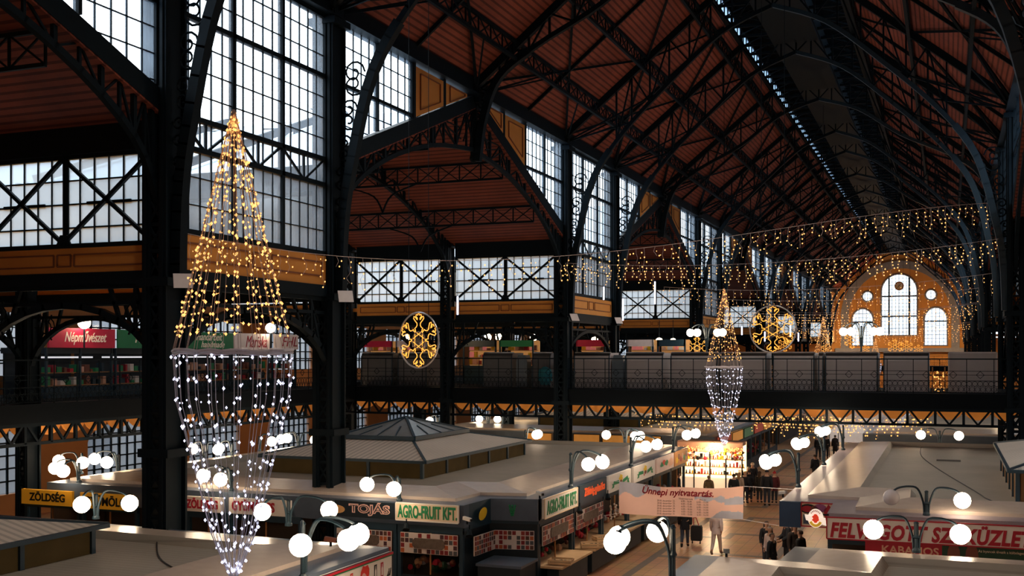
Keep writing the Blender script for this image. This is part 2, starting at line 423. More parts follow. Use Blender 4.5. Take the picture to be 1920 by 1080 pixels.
for (lp, nm) in openings:
    x0 = min(p[0] for p in lp); x1 = max(p[0] for p in lp); z0 = min(p[1] for p in lp); z1 = max(p[1] for p in lp)
    pane = MB(); pane.poly([(a, YEND, b) for a, b in lp]); fr = MB()
    def topz(a):
        zs = [b for aa, b in lp]; best = z0
        up = sorted([p for p in lp if p[1] > (z0+z1)/2-.001 or len(lp) > 22], key=lambda p: p[0])
        for p, q in zip(up, up[1:]):
            if p[0] <= a <= q[0]: best = max(best, p[1]+(q[1]-p[1])*(a-p[0])/max(1e-6, q[0]-p[0]), )
        return best if best > z0 else z1
    wd = x1-x0; k = max(4, round(wd/.62))
    for i in range(1, k):
        a = x0+wd*i/k; fr.box((a-.035, YEND-.06, z0), (a+.035, YEND+.04, topz(a)-.02))
    z = z0+.65
    while z < z1-.25:
        if z1-z0 > 3: fr.box((x0 if z < z1-wd*.45 else x0+wd*.2, YEND-.06, z-.03), (x1 if z < z1-wd*.45 else x1-wd*.2, YEND+.04, z+.03))
        else: fr.box((x0+.12, YEND-.06, z-.03), (x1-.12, YEND+.04, z+.03))
        z += .65
    if wd > 5:
        for a in (XC-1.75, XC+1.7): fr.box((a-.13, YEND-.12, z0), (a+.13, YEND+.04, topz(a)-.1))
        for z in (14.7, 18.35): fr.box((x0, YEND-.12, z-.13), (x1, YEND+.04, z+.13))
    elif z1-z0 > 3: fr.box((x0, YEND-.12, 13.6), (x1, YEND+.04, 13.82))
    window((x0, YEND, z0), nm, GLASS, pane, fr)
mb = MB(); mb.box((XC-O4, YBACK-.3, 0), (XC+O4, YBACK, 20)); mb.prism([(XC-O4, YBACK-.3, 19), (XC+O4, YBACK-.3, 19), (XC, YBACK-.3, 30)], (0, .3, 0))
struct(mb.build('wall_near', WALLB), 'wall behind the camera')
# wall clock on the tall window
ck = thing('wall_clock', (XC, YEND-.3, 20.2), 'round dark clock in the top of the tall arched window', 'clock')
mb = MB(); mb.cyl((XC, YEND-.12, 20.2), (XC, YEND-.4, 20.2), .82, 28); mb.build('clock_case', BROWN, ck)
mb = MB(); mb.cyl((XC, YEND-.4, 20.2), (XC, YEND-.43, 20.2), .58, 28); mb.build('clock_face', mat('tan clock face', (.45, .33, .2)), ck)
mb = MB()
for k in range(12):
    a = k*math.pi/6; mb.bar((XC+.6*math.cos(a), YEND-.44, 20.2+.6*math.sin(a)), (XC+.76*math.cos(a), YEND-.44, 20.2+.76*math.sin(a)), .05)
mb.build('hour_marks', LEMON, ck)
mb = MB(); mb.bar((XC-.08, YEND-.45, 20.08), (XC+.26, YEND-.45, 20.5), .06); mb.build('clock_hand', BLACK, ck)
mb = MB(); mb.bar((XC+.05, YEND-.46, 20.28), (XC-.38, YEND-.46, 19.8), .045); mb.build('clock_hand', BLACK, ck)

# ---------------------------------------------------------------- clerestory of the nave
TN = [3]
def trim(mb, mats, label):
    TN[0] += 1
    return struct(mb.build('trim_%d' % TN[0], mats), label)
def clip_bars(fr, s, o, ya, yb, zlo, ztop, ny, zrows, heavy_y=(), heavy_z=(), rv=.022, hv=.07):
    """muntin grid in the plane at offset o; zlo is a function of y"""
    x = X(s, o)
    for i in range(1, ny):
        y = ya+(yb-ya)*i/ny
        if zlo(y) < ztop-.1: fr.box((x-.03, y-rv, zlo(y)), (x+.03, y+rv, ztop))
    for y in heavy_y:
        if zlo(y) < ztop-.1: fr.box((x-.09, y-hv, zlo(y)), (x+.09, y+hv, ztop))
    def span(z):
        ys = [ya+(yb-ya)*i/60 for i in range(61)]; ok = [y for y in ys if zlo(y) <= z]
        return (min(ok), max(ok)) if len(ok) > 1 else None
    for z in zrows:
        q = span(z)
        if q: fr.box((x-.03, q[0], z-rv), (x+.03, q[1], z+rv))
    for z in heavy_z:
        q = span(z)
        if q: fr.box((x-.09, q[0], z-hv), (x+.09, q[1], z+hv))
def tall_window(s, Y0, Y1, num):
    x = X(s, HW); a, b = Y0+.4, Y1-.4; pane = MB(); pane.poly([(x, a, 11.05), (x, b, 11.05), (x, b, 19), (x, a, 19)])
    fr = MB(); L = b-a
    clip_bars(fr, s, HW, a, b, lambda y: 11.05, 19.0, 15, [11.05+.77*i for i in (1, 2)]+[14.2+.6875*i for i in (1, 2, 3)]+[16.95+.68*i for i in (1, 2)], (a+L/3, a+2*L/3), (16.95, 14.2, 13.35), .013)
    n = 6
    for i in range(n):
        y0 = a+L*i/n; y1 = a+L*(i+1)/n
        fr.bar((x, y0, 13.35 if i % 2 else 14.2), (x, y1, 14.2 if i % 2 else 13.35), .07)
        fr.box((x-.04, y1-.035, 13.35), (x+.04, y1+.035, 14.2))
    for z in (11.05, 18.95): fr.box((x-.1, a, z-.08), (x+.1, b, z+.08))
    for y in (a, b): fr.box((x-.1, y-.08, 11.05), (x+.1, y+.08, 19))
    window((x, a, 11), 'tall gridded clerestory window, %s on the %s from the camera' % (ORD[num], SIDE[s]), GLASS, pane, fr)
    mb = MB(); mb.box((x-.08, a-.1, 10.0), (x+.08, b+.1, 11.0))
    mb.mi = 1; q = x-s*.09
    for y0, y1 in ((a+.3, a+L*.42), (a+L*.45, a+L*.55), (a+L*.58, b-.3)):
        for p_, q_ in (((q, y0, 10.3), (q, y1, 10.3)), ((q, y0, 10.75), (q, y1, 10.75)), ((q, y0, 10.3), (q, y0, 10.75)), ((q, y1, 10.3), (q, y1, 10.75))): mb.bar(p_, q_, .05)
    trim(mb, [ORANGE, ORLINE], 'ochre band under a tall clerestory window')
    mb = MB(); mb.box((x-.16, a-.2, 9.62), (x+.16, b+.2, 10.0)); mb.box((x-.14, a, 18.96), (x+.14, b, 19.1))
    trim(mb, [IRON], 'dark iron beam under an ochre band')
def gline(Yc, y): return 19.05-(4.55/12.15)*abs(y-Yc)
def gable_lights(s, Yc, num):
    x = X(s, HW)
    for q in (-1, 1):
        ya, yb = (Yc-11.7, Yc-6.1) if q < 0 else (Yc+6.1, Yc+11.7)
        lo = lambda y: gline(Yc, y)+.1
        pane = MB(); pane.poly([(x, ya, lo(ya)), (x, yb, lo(yb)), (x, yb, 19), (x, ya, 19)])
        fr = MB(); L = yb-ya
        hy = [ya+L/2] if True else []
        clip_bars(fr, s, HW, ya, yb, lo, 19.0, 10, [14.2+.6875*i for i in (1, 2, 3)]+[16.95+.68*i for i in (1, 2)], hy+[ya+.04, yb-.04], (16.95,), .013, .06)
        window((x, ya, 15), 'sloping-bottomed clerestory window over the %s side hall gable, %s half' % (ORD[num], 'near' if q < 0 else 'far'), GLASS, pane, fr)
        for e0, e1 in ((3.4, 5.9), (1.0, 3.1)):
            y0, y1 = Yc+q*e0, Yc+q*e1
            pts = [(x, y1, gline(Yc, y1)+.1), (x, y1, 18.9), (x, y0, 18.9), (x, y0, gline(Yc, y0)+.1)]
            mb = MB(); mb.prism(pts, (-.1*s, 0, 0)); mb.mi = 1
            c = sum((V(p) for p in pts), V())/4; ins = [c+(V(p)-c)*.72-V((s*.12, 0, 0)) for p in pts]
            for p_, q_ in zip(ins, ins[1:]+ins[:1]): mb.bar(p_, q_, .07, .03)
            trim(mb, [ORANGE, ORLINE], 'ochre panel in the tip of a gable')
        mb = MB(); mb.box((x-.1, Yc+q*3.25-.1, gline(Yc, Yc+3.25)), (x+.1, Yc+q*3.25+.1, 19)); mb.box((x-.1, Yc+q*6.0-.1, gline(Yc, Yc+6)), (x+.1, Yc+q*6.0+.1, 19))
        trim(mb, [IRON], 'iron uprights beside ochre gable panels')
for s in (-1, 1):
    for i, (a, b) in enumerate(CLOSED):
        if s > 0 and i < 1:
            mb = MB(); mb.box((X(s, HW)-.1, a, 10), (X(s, HW)+.1, b, 19.4)); struct(mb.build('wall_upper_right', WALLB)); continue
        tall_window(s, a, b, i)
    for i, Yc in enumerate(TRANS):
        if s > 0 and i < 1:
            mb = MB(); mb.prism([(X(s, HW), Yc-12, 14.5), (X(s, HW), Yc+12, 14.5), (X(s, HW), Yc+12, 19.4), (X(s, HW), Yc, 19.4), (X(s, HW), Yc-12, 19.4)], (.2, 0, 0)); struct(mb.build('wall_gable_right', WALLB)); continue
        gable_lights(s, Yc, i)
    for a, b in ((YBACK, -1.0), (199.5, YEND)):
        mb = MB(); mb.box((X(s, HW)-.1, a, 10), (X(s, HW)+.1, b, 19.4)); struct(mb.build('wall_upper_'+SIDE[s], WALLY))
# clerestory walls of the side halls (planes across the nave axis)
def cross_wall(s, Y, face, num, detail):
    for j, (o0, o1) in enumerate(((HW+.4, O2-.3), (O2+.3, O3-.3), (O3+.3, O4))):
        xa, xb = X(s, o0), X(s, o1)
        pane = MB(); pane.poly([(xa, Y, 10.7), (xb, Y, 10.7), (xb, Y, 13.15), (xa, Y, 13.15)])
        fr = MB(); n = 12
        if detail:
            for i in range(1, n):
                a = xa+(xb-xa)*i/n; w = .014 if i != n//2 else .1
                fr.box((a-w, Y-.04, 10.7), (a+w, Y+.04, 13.15))
            for z in (11.2, 11.85, 12.5): fr.box((xa, Y-.03, z-.02), (xb, Y+.03, z+.02))
            for h in (0, 1):
                m0 = xa+(xb-xa)*h/2; m1 = xa+(xb-xa)*(h+1)/2; yy = Y+face*.12
                for za, zb in ((10.75, 13.1), (13.1, 10.75)):
                    fr.bar((m0, yy, za), (m1, yy, zb), .1)
                fr.box((m0+(m1-m0)*.25, Y-.05, 11.82), (m0+(m1-m0)*.75, Y+.05, 11.9))
                fr.prism([(m1-.28, yy, 10.68), (m1+.28, yy, 10.68), (m1+.12, yy, 11.0), (m1-.12, yy, 11.0)], (0, .05, 0))
        for z in (10.7, 13.15): fr.box((xa, Y-.08, z-.06), (xb, Y+.08, z+.06))
        window((xa, Y, 10.7), 'cross-braced side hall window, %s bay out from the %s nave column row, %s wall' % (ORD[j], SIDE[s], ORD[num]), MILK, pane, fr)
        mb = MB(); mb.box((xa, Y-.08, 9.95), (xb, Y+.08, 10.63)); mb.mi = 1; L = xb-xa; yy = Y+face*.09
        if detail:
            for u0, u1 in ((.04, .44), (.46, .54), (.56, .96)):
                p0, p1 = xa+L*u0, xa+L*u1
                for p_, q_ in (((p0, yy, 10.13), (p1, yy, 10.13)), ((p0, yy, 10.45), (p1, yy, 10.45)), ((p0, yy, 10.13), (p0, yy, 10.45)), ((p1, yy, 10.13), (p1, yy, 10.45))): mb.bar(p_, q_, .045)
        trim(mb, [ORANGE, ORLINE], 'ochre band under a side hall window')
        mb = MB(); mb.box((xa, Y-.14, 9.6), (xb, Y+.14, 9.95)); mb.box((xa, Y-.16, 13.2), (xb, Y+.16, 14.1))
        trim(mb, [IRON], 'iron beams above and below a side hall window')
n_ = 0
for i, (a, b) in enumerate(CLOSED):
    for s in (-1, 1):
        if s > 0 and i not in (1, 2): continue
        cross_wall(s, a, -1, min(19, 2*i), True); cross_wall(s, b, 1, min(19, 2*i+1), False)
# ---------------------------------------------------------------- ironwork
def scroll(mb, c, r, ax, ay, turns=1.25, w=.03, flip=1):
    pts = []
    for i in range(15):
        t = i/14; a = flip*t*turns*2*math.pi; rr = r*(1-.8*t)
        pts.append(V(c)+V(ax)*(rr*math.cos(a))+V(ay)*(rr*math.sin(a)))
    mb.tube(pts, w, 4)
def column(h, w, label, loc, base=True):
    t = thing('iron_column', loc, label, 'column', None, 'thing'); x0, y0, _ = loc
    for q in (-1, 1):                                        # two H-shafts tied by lattice
        mb = MB(); xc = x0+q*w*.34
        mb.box((xc-.015, y0-w*.42, 0), (xc+.015, y0+w*.42, h))
        for k in (-1, 1): mb.box((xc-w*.16, y0+k*w*.5-.04, 0), (xc+w*.16, y0+k*w*.5+.04, h)); mb.box((xc-w*.06, y0+k*w*.56-.04, 0), (xc+w*.06, y0+k*w*.56+.04, h))
        mb.build('shaft', IRON, t)
    for k in (-1, 1):
        mb = MB(); z = .6; st = w*.9; y = y0+k*w*.46
        while z < h-.5:
            mb.bar((x0-w*.3, y, z), (x0+w*.3, y, z+st), .07, .03, (0,1,0)); mb.bar((x0+w*.3, y, z), (x0-w*.3, y, z+st), .07, .03, (0,1,0))
            mb.bar((x0-w*.3, y, z), (x0+w*.3, y, z), .09, .03, (0,1,0))
            z += st
        mb.build('lattice', IRON, t)
    for zz, ww in ((.4, 1.3), (5.0, 1.25), (9.5, 1.3), (h-.5, 1.35)):
        mb = MB(); mb.box((x0-w*ww/2, y0-w*ww/2, zz), (x0+w*ww/2, y0+w*ww/2, zz+.22)); mb.build('collar', IRON, t)
    mb = MB(); mb.box((x0-w*.85, y0-w*.85, 0), (x0+w*.85, y0+w*.85, .35)); mb.build('base', STONE, t)
    return t
def nth(i): return ORD[min(i, 19)]
protoN = {}
ci = {-1: 0, 1: 0}
colY = [y for ab in CLOSED for y in ab]
for s in (-1, 1):
    for y in colY:
        if s > 0 and y < 40: continue
        lab = '%s tall latticed iron column along the %s side of the nave, counted from the camera' % (nth(ci[s]), SIDE[s]); ci[s] += 1
        loc = (X(s, HW+.05), y, 0)
        if 'n' not in protoN: protoN['n'] = column(19.2, .78, lab, loc)
        else: copy_tree(protoN['n'], loc, lab)
for s in (-1, 1):
    k = 0
    for o, nm in ((O2, 'middle'), (O3, 'outer')):
        for j, y in enumerate(colY):
            if (s > 0 and (y < 50 or y > 100)) or y > 170: continue
            lab = '%s slim iron column of the %s row in the %s aisle' % (nth(j), nm, SIDE[s])
            loc = (X(s, o+.25), y, 0)
            if 'o' not in protoN: protoN['o'] = column(14.2, .6 if nm == 'middle' else .7, lab, loc)
            else: copy_tree(protoN['o'], loc, lab)
def arm_path(kind, s):
    A = [(10.7, 9.8), (10.62, 11.9), (10.35, 13.7), (9.45, 17.1), (7.75, 19.5), (5.3, 21.9), (2.6, 24.2), (0, 25.3)] if kind == 'c' else \
        [(10.95, 16.2), (10.65, 18.1), (9.9, 19.8), (8.1, 21.0), (5.3, 22.4), (2.6, 24.3), (0, 25.2)]
    return bez([(X(s, o), 0, z) for o, z in A], 5)
def roof_z(o): return 19.35+(11.5-o)*(26.1-19.35)/8.3
def truss(kind, Y, label):
    t = thing('roof_truss', (XC, Y, 0), label, 'roof truss', 'arched iron trusses of the nave roof', 'thing')
    for s in (-1, 1):
        sh = lambda p: (p[0], Y+p[1], p[2])
        mb = MB(); pts = [sh(p) for p in arm_path(kind, s)]
        n = 18 if kind == 'c' else 14
        for i, (a, b) in enumerate(zip(pts, pts[1:])):
            w = .30 if i < n else .2
            e = (V(b)-V(a)).normalized()*.03
            mb.bar(V(a)-e, V(b)+e, w, w, (0, 1, 0))
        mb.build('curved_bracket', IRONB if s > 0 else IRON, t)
        mb = MB(); mb.bar((X(s, 11.2), Y, roof_z(11.2)-.22), (X(s, 3.0), Y, roof_z(3.0)-.2), .24, .34); mb.bar((X(s, 3.2), Y, 26.1), (X(s, 3.2), Y, 27.9), .2)
        mb.bar((X(s, 3.2), Y, 27.9), (XC, Y, 29.1), .2); mb.build('rafter', IRON, t)
        mb = MB()
        lo = [p for p in pts if p[2] > (18.9 if kind == 'c' else 19.6)]
        L = lo[::2]+([lo[-1]] if len(lo) % 2 == 0 else [])
        k = 0
        for i, p in enumerate(L):
            o = abs(p[0]-XC)
            if o > 3: u = (p[0], Y, roof_z(o)-.25)
            else: u = (p[0], Y, 26.1)
            mb.bar(p, u, .09)
            if i+1 < len(L):
                q = L[i+1]; oq = abs(q[0]-XC); uq = (q[0], Y, roof_z(oq)-.25 if oq > 3 else 26.1)
                mb.bar(u if k % 2 else p, q if k % 2 else uq, .08); k += 1
        for o_ in (10.9,):
            for tgt in (2, 5): 
                if tgt < len(lo): mb.bar((X(s, 11.0), Y, 19.2), lo[tgt], .08)
        mb.build('web', IRON, t)
        mb = MB()                                            # pierced scrollwork between bracket and column
        if kind == 'c':
            for zc, oc, r in ((12.6, 10.75, .16), (13.6, 10.7, .2), (14.6, 10.55, .26), (15.7, 10.4, .34), (16.9, 10.2, .42)):
                for fl in (-1, 1): scroll(mb, (X(s, oc), Y, zc+fl*.2), r, (s*-1, 0, 0), (0, 0, 1), 1.3, .035, fl)
        else:
            for zc, oc, r in ((18.0, 10.95, .2), (18.9, 10.75, .25)):
                for fl in (-1, 1): scroll(mb, (X(s, oc), Y, zc+fl*.2), r, (s*-1, 0, 0), (0, 0, 1), 1.3, .035, fl)
            m3 = MB(); m3.bar((X(s, 11.05), Y, 16.4), (X(s, 11.05), Y, 19.3), .16); m3.ball((X(s, 11.05), Y, 16.35), .15, 8, 6); m3.build('pendant_post', IRON, t)
        mb.build('scrollwork', IRON, t)
        mb = MB(); mb.box((X(s, 11.45), Y-.3, 18.7), (X(s, 10.75), Y+.3, 19.35)); mb.build('shoe', IRON, t)
    return t
trussY = []
for i, (a, b) in enumerate(CLOSED):
    trussY += [(a, 'c'), (b, 'c')]
    if i+1 < len(TRANS): trussY.append((TRANS[i+1], 'a'))
protoT = {}; ti = 0
for y, k in trussY:
    if y < 30: continue
    lab = '%s arched iron roof truss across the nave, counted away from the camera' % nth(ti); ti += 1
    if k not in protoT: protoT[k] = truss(k, y, lab)
    else: copy_tree(protoT[k], (XC, y, 0), lab)
# column bracket of the nearest column: the strut reaches out of frame
pb = truss('c', 23.75, 'nearest arched iron roof truss springing from the foremost left column')
# lattice purlins running along the nave
def lattice_bar(mb, p, q, depth, dv, step, w=.07):
    p = V(p); q = V(q); d = V(dv)*depth; n = max(2, int((q-p).length/step))
    mb.bar(p, q, w*1.4); mb.bar(p+d, q+d, w*1.4)
    for i in range(n):
        a = p+(q-p)*(i/n); b = p+(q-p)*((i+1)/n)
        mb.bar(a, a+d, w*.8); mb.bar(a, b+d, w*.6); mb.bar(a+d, b, w*.6)
pnames = {9.1: 'lowest', 6.5: 'middle', 3.7: 'upper'}
for s in (-1, 1):
    for o in (9.1, 6.5, 3.7):
        t = thing('lattice_purlin', (X(s, o), 20, roof_z(o)-.95), '%s lattice girder running lengthwise under the %s roof slope' % (pnames[o], SIDE[s]), 'girder', None, 'thing')
        mb = MB(); z = roof_z(o)
        mb.bar((X(s, o), 20, z-.12), (X(s, o), YEND-.5, z-.12), .14); mb.build('upper_chord', IRON, t)
        mb = MB(); mb.bar((X(s, o), 20, z-.85), (X(s, o), YEND-.5, z-.85), .14); mb.build('lower_chord', IRON, t)
        mb = MB(); lattice_bar(mb, (X(s, o), 20, z-.85), (X(s, o), YEND-.5, z-.85), .73, (0, 0, 1), 1.25, .075); mb.build('web', IRON, t)
    t = thing('eave_girder', (X(s, HW), 20, 19), 'deep dark eave girder along the top of the %s clerestory' % SIDE[s], 'girder', None, 'thing')
    mb = MB(); mb.box((X(s, 11.35), YBACK, 19.05), (X(s, 10.85), YEND, 19.7)); mb.build('web_plate', IRON, t)
    mb = MB(); mb.box((X(s, 11.35), YBACK, 19.0), (X(s, 10.7), YEND, 19.06)); mb.build('flange', IRON, t)
# wind bracing under the roof boards, one set per truss bay
ys = [y for y, _ in trussY if y >= 23]
for i, (a, b) in enumerate(zip(ys, ys[1:])):
    for s in (-1, 1):
        mb = MB()
        P = lambda o, y: (X(s, o), y, roof_z(o)-.18)
        mb.bar(P(11, a), P(6.5, b), .11); mb.bar(P(11, b), P(6.5, a), .11); mb.bar(P(6.5, a), P(3.4, (a+b)/2), .1); mb.bar(P(6.5, b), P(3.4, (a+b)/2), .1)
        for q, y in ((1, a), (-1, b)):
            e = V((X(s, 11), y, 19.1))
            mb.bar(e, P(9.1, y+q*(b-a)*.42), .08); mb.bar(e, (X(s, 9.1), y+q*(b-a)*.30, roof_z(9.1)-.85), .07)
        for y in (a+(b-a)*.5,):
            mb.bar(P(11, y), P(3.3, y), .12, .16)
        tag(mb.build('wind_brace', IRON), '%s set of thin diagonal braces under the %s roof slope, counted from the camera' % (nth(i), SIDE[s]), 'brace', None, 'thing')
# side hall gable trusses
def gable_truss(loc, label, deep):
    t = thing('gable_truss', loc, label, 'truss', None, 'thing'); x, Yc, _ = loc
    w = .55 if deep else .3
    for q in (-1, 1):
        mb = MB(); mb.bar((x, Yc, 19.05-w*.4), (x, Yc+q*12.0, 14.5-w*.4), .34 if deep else .22, w); mb.build('rafter', IRON, t)
        arc = bez([(x, Yc+q*11.9, 11.6), (x, Yc+q*10.9, 13.3), (x, Yc+q*8.2, 14.9), (x, Yc+q*4.2, 16.15), (x, Yc, 16.7)], 4)
        mb = MB(); mb.path(arc, .17, .17, (1, 0, 0)); mb.build('arched_chord', IRON, t)
        mb = MB()
        for i in range(1, len(arc)):
            p = arc[i]; u = V((x, p.y, gline(Yc, p.y)-.5)); mb.bar(p, u, .08 if i % 2 else .12)
            if i+1 < len(arc):
                r = arc[i+1]; ur = V((x, r.y, gline(Yc, r.y)-.5)); mb.bar(u, r, .06) if i % 2 else mb.bar(p, ur, .06)
        mb.bar((x, Yc+q*3.9, 17.4), (x, Yc+q*3.9, 16.1), .06)
        for k in range(1, 8): mb.bar((x, Yc+q*3.9, 17.4), (x, Yc+q*3.9+q*2.6*math.cos(k*.5), 17.4-1.1*abs(math.sin(k*.45))), .05)
        mb.build('web', IRON, t)
    mb = MB()
    mb.bar((x, Yc, 18.8), (x, Yc, 16.4), .2)
    for k in range(12):
        a = math.pi*(1.0+k/11); mb.bar((x, Yc, 18.5), (x, Yc+2.6*math.cos(a), 18.5+2.1*math.sin(a)*.85), .05)
    mb.ball((x, Yc, 16.3), .18, 8, 6); mb.build('king_post', IRON, t)
    return t
protoG = {}
for s in (-1, 1):
    for i, Yc in enumerate(TRANS):
        if s > 0 and (i < 1 or i > 3): continue
        for j, o in enumerate((HW+.05, O2, O3)):
            if i > 3 and j: continue
            deep = j == 0
            lab = '%s gable truss of the %s side hall on the %s, counted from the nave' % (ORD[j], ORD[i], SIDE[s])
            loc = (X(s, o), Yc, 0)
            if deep not in protoG: protoG[deep] = gable_truss(loc, lab, deep)
            else: copy_tree(protoG[deep], loc, lab)
        if i < 3:
            for q in (-1, 1):
                for k, dy in enumerate((4.0, 8.2)):
                    z = gline(Yc, Yc+dy)-1.5; mb = MB(); lattice_bar(mb, (X(s, HW+.3), Yc+q*dy, z), (X(s, O4-.2), Yc+q*dy, z), .8, (0, 0, 1), 1.1, .07)
                    # curved stiffeners to the trusses
                    for o in (O2, O3):
                        for h in (-1, 1):
                            mb.path(bez([(X(s, o), Yc+q*dy, z-1.3), (X(s, o+h*.5), Yc+q*dy, z-.5), (X(s, o+h*1.8), Yc+q*dy, z-.03)], 4), .07)
                    tag(mb.build('lattice_purlin', IRON), '%s lattice girder under the %s slope of the %s side hall roof on the %s' % (('upper', 'lower')[k], 'near' if q < 0 else 'far', ORD[i], SIDE[s]), 'girder', None, 'thing')
# spandrel arches under the ochre bands
def spandrel(p, q, label, zt=9.62):
    p = V(p); q = V(q); d = (q-p); L = d.length; d.normalize(); up = V((0, 0, 1)); nrm = d.cross(up)
    t = thing('spandrel_arch', p, label, 'arch', None, 'thing')
    P = lambda a, z: p+d*a+up*z
    lo = [P(L*(.5-.5*math.cos(math.pi*i/16)), 6.6+2.45*math.sin(math.pi*i/16)) for i in range(17)]
    mb = MB(); mb.path(lo, .17, .2, nrm); mb.build('arch_rib', IRON, t)
    mb = MB(); mb.bar(P(0, zt-.06), P(L, zt-.06), .16, .14)
    mb.bar(P(0, 9.1), P(L, 9.1), .1, .1); mb.build('tie_beam', IRON, t)
    mb = MB()
    for i in range(1, 16):
        c = lo[i]
        if i in (2, 4, 12, 14): mb.bar(c, P((c-p).dot(d), zt-.1), .09)
        if i in (1, 3, 5, 11, 13, 15): mb.bar(c, P(L*(i/16)+(-.5 if i < 8 else .5)*.6, zt-.1), .1)
    for k in (-1, 1):
        c0 = L*.5+k*L*.36
        for r in (.24, .42): mb.tube([P(c0+r*math.cos(2*math.pi*i/12), 8.72+r*math.sin(2*math.pi*i/12)) for i in range(12)], .03, 4, True)
        for i in range(6): mb.bar(P(c0+.24*math.cos(i*math.pi/3), 8.72+.24*math.sin(i*math.pi/3)), P(c0+.55*math.cos(i*math.pi/3), 8.72+.55*math.sin(i*math.pi/3)), .04)
    mb.build('web', IRON, t)
    return t
for s in (-1, 1):
    for i, (a, b) in enumerate(CLOSED):
        if s > 0 and i not in (1,): continue
        if i > 3: continue
        n3 = 'spandrel arch between the iron columns'
        spandrel((X(s, HW), a, 0), (X(s, HW), b, 0), 'iron spandrel arch facing the nave in the %s flat bay on the %s' % (ORD[i], SIDE[s]))
        for w, y in (('near', a), ('far', b)):
            spandrel((X(s, HW), y, 0), (X(s, O2+.25), y, 0), 'iron spandrel arch beside the nave in the %s aisle, %s edge of %s flat bay' % (SIDE[s], w, ORD[i]))
            spandrel((X(s, O2+.25), y, 0), (X(s, O3+.25), y, 0), 'iron spandrel arch in the outer %s aisle, %s edge of %s flat bay' % (SIDE[s], w, ORD[i]))
        if s < 0 and i < 3:
            spandrel((X(s, O3+.25), a, 0), (X(s, O3+.25), b, 0), 'iron spandrel arch along the left gallery edge, %s flat bay' % ORD[i])
# ---------------------------------------------------------------- galleries
def railing(mb, p, q, z0, ztop=7.49):
    p = V(p); q = V(q); d = q-p; L = d.length; d.normalize(); n = max(1, round(L/1.2)); st = L/n
    P = lambda a, z: (p.x+d.x*a, p.y+d.y*a, z)
    for z, w in ((ztop, .06), (z0+1.08, .025), (z0+.9, .022), (z0+.62, .03), (z0+.06, .04)): mb.bar(P(0, z), P(L, z), w)
    for i in range(n+1): mb.bar(P(i*st, z0), P(i*st, ztop), .032)
    for i in range(n):
        c = (i+.5)*st; z = z0+.99-.09
        for a, b in (((-.17, 0), (0, .17)), ((0, .17), (.17, 0)), ((.17, 0), (0, -.17)), ((0, -.17), (-.17, 0))): mb.bar(P(c+a[0], z+a[1]), P(c+b[0], z+b[1]), .022)
        for k in range(5):
            a = (i+(k+.5)/5)*st; r = st/10
            mb.tube([P(a+r*math.cos(2*math.pi*j/8), z0+.48+r*math.sin(2*math.pi*j/8)) for j in range(8)], .014, 3, True)
            mb.bar(P(a, z0+.06), P(a, z0+.38), .02); mb.bar(P(a-r, z0+.06), P(a+r, z0+.38), .016); mb.bar(P(a+r, z0+.06), P(a-r, z0+.38), .016)
def gallery(name, label, p, q, inward, depth):
    """p->q is the visible edge; inward is the direction the deck runs back"""
    t = thing(name, (p[0], p[1], 0), label, 'gallery', None, 'thing')
    p = V((p[0], p[1], 0)); q = V((q[0], q[1], 0)); iv = V(inward); d = (q-p); L = d.length; d.normalize()
    P = lambda a, b, z: p+d*a+iv*b+V((0, 0, z))
    mb = MB(); mb.prism([P(0, 0, 5.12), P(L, 0, 5.12), P(L, depth, 5.12), P(0, depth, 5.12)], (0, 0, .72)); mb.build('deck', mat('black gallery fascia', (.003, .005, .0075), .7, spec=.08), t)
    mb = MB(); n = max(2, round(L/1.28)); st = L/n
    mb.bar(P(0, .1, 5.06), P(L, .1, 5.06), .14); mb.bar(P(0, .1, 4.34), P(L, .1, 4.34), .12)
    for i in range(n):
        a = i*st
        mb.bar(P(a, .1, 4.34), P(a, .1, 5.06), .12); mb.bar(P(a+.1, .1, 5.06), P(a+st/2, .1, 4.38), .09); mb.bar(P(a+st-.1, .1, 5.06), P(a+st/2, .1, 4.38), .09)
    mb.build('zigzag_truss', IRON, t)
    mb = MB()
    for i in range(n):
        a = i*st
        pts = [P(a, .8, 5.14)] + [P(a+st*k/8, .8, 4.98-.42*math.sin(math.pi*k/8)**.6) for k in range(9)] + [P(a+st, .8, 5.14)]
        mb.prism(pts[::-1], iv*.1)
    mb.build('jack_arch', mat('orange vault plaster', (.72, .27, .05), .7, emit=.26, ecol=(.8, .25, .04)), t)  # glow in the plaster stands in for light on the vaults
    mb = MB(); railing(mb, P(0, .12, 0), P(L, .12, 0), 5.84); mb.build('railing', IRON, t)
    return t
gallery('footbridge', 'iron footbridge across the nave with ornate railing and grey stalls on it', (XC-HW, 56.0), (XC+HW+.3, 56.0), (0, 1, 0), 9.3)
gallery('gallery_link', 'iron gallery crossing the left aisle, in line with the footbridge over the nave', (X(-1, O3+.2), 56.15), (X(-1, HW+.3), 56.15), (0, 1, 0), 9.1)
gallery('gallery_link', 'iron gallery crossing the right aisle behind the dark right column', (X(1, HW+.4), 56.15), (X(1, O3), 56.15), (0, 1, 0), 9.1)
gallery('side_gallery', 'long iron gallery along the left outer wall carrying folk art shops', (X(-1, O3-.3), 16.0), (X(-1, O3-.3), 56.0), (-1, 0, 0), 8.9)
gallery('side_gallery', 'far stretch of the left outer gallery beyond the footbridge', (X(-1, O3-.3), 65.6), (X(-1, O3-.3), 150.0), (-1, 0, 0), 8.9)
gallery('footbridge', 'distant second footbridge crossing the nave near the end wall', (XC-HW, 190.0), (XC+HW, 190.0), (0, 1, 0), 9.0)
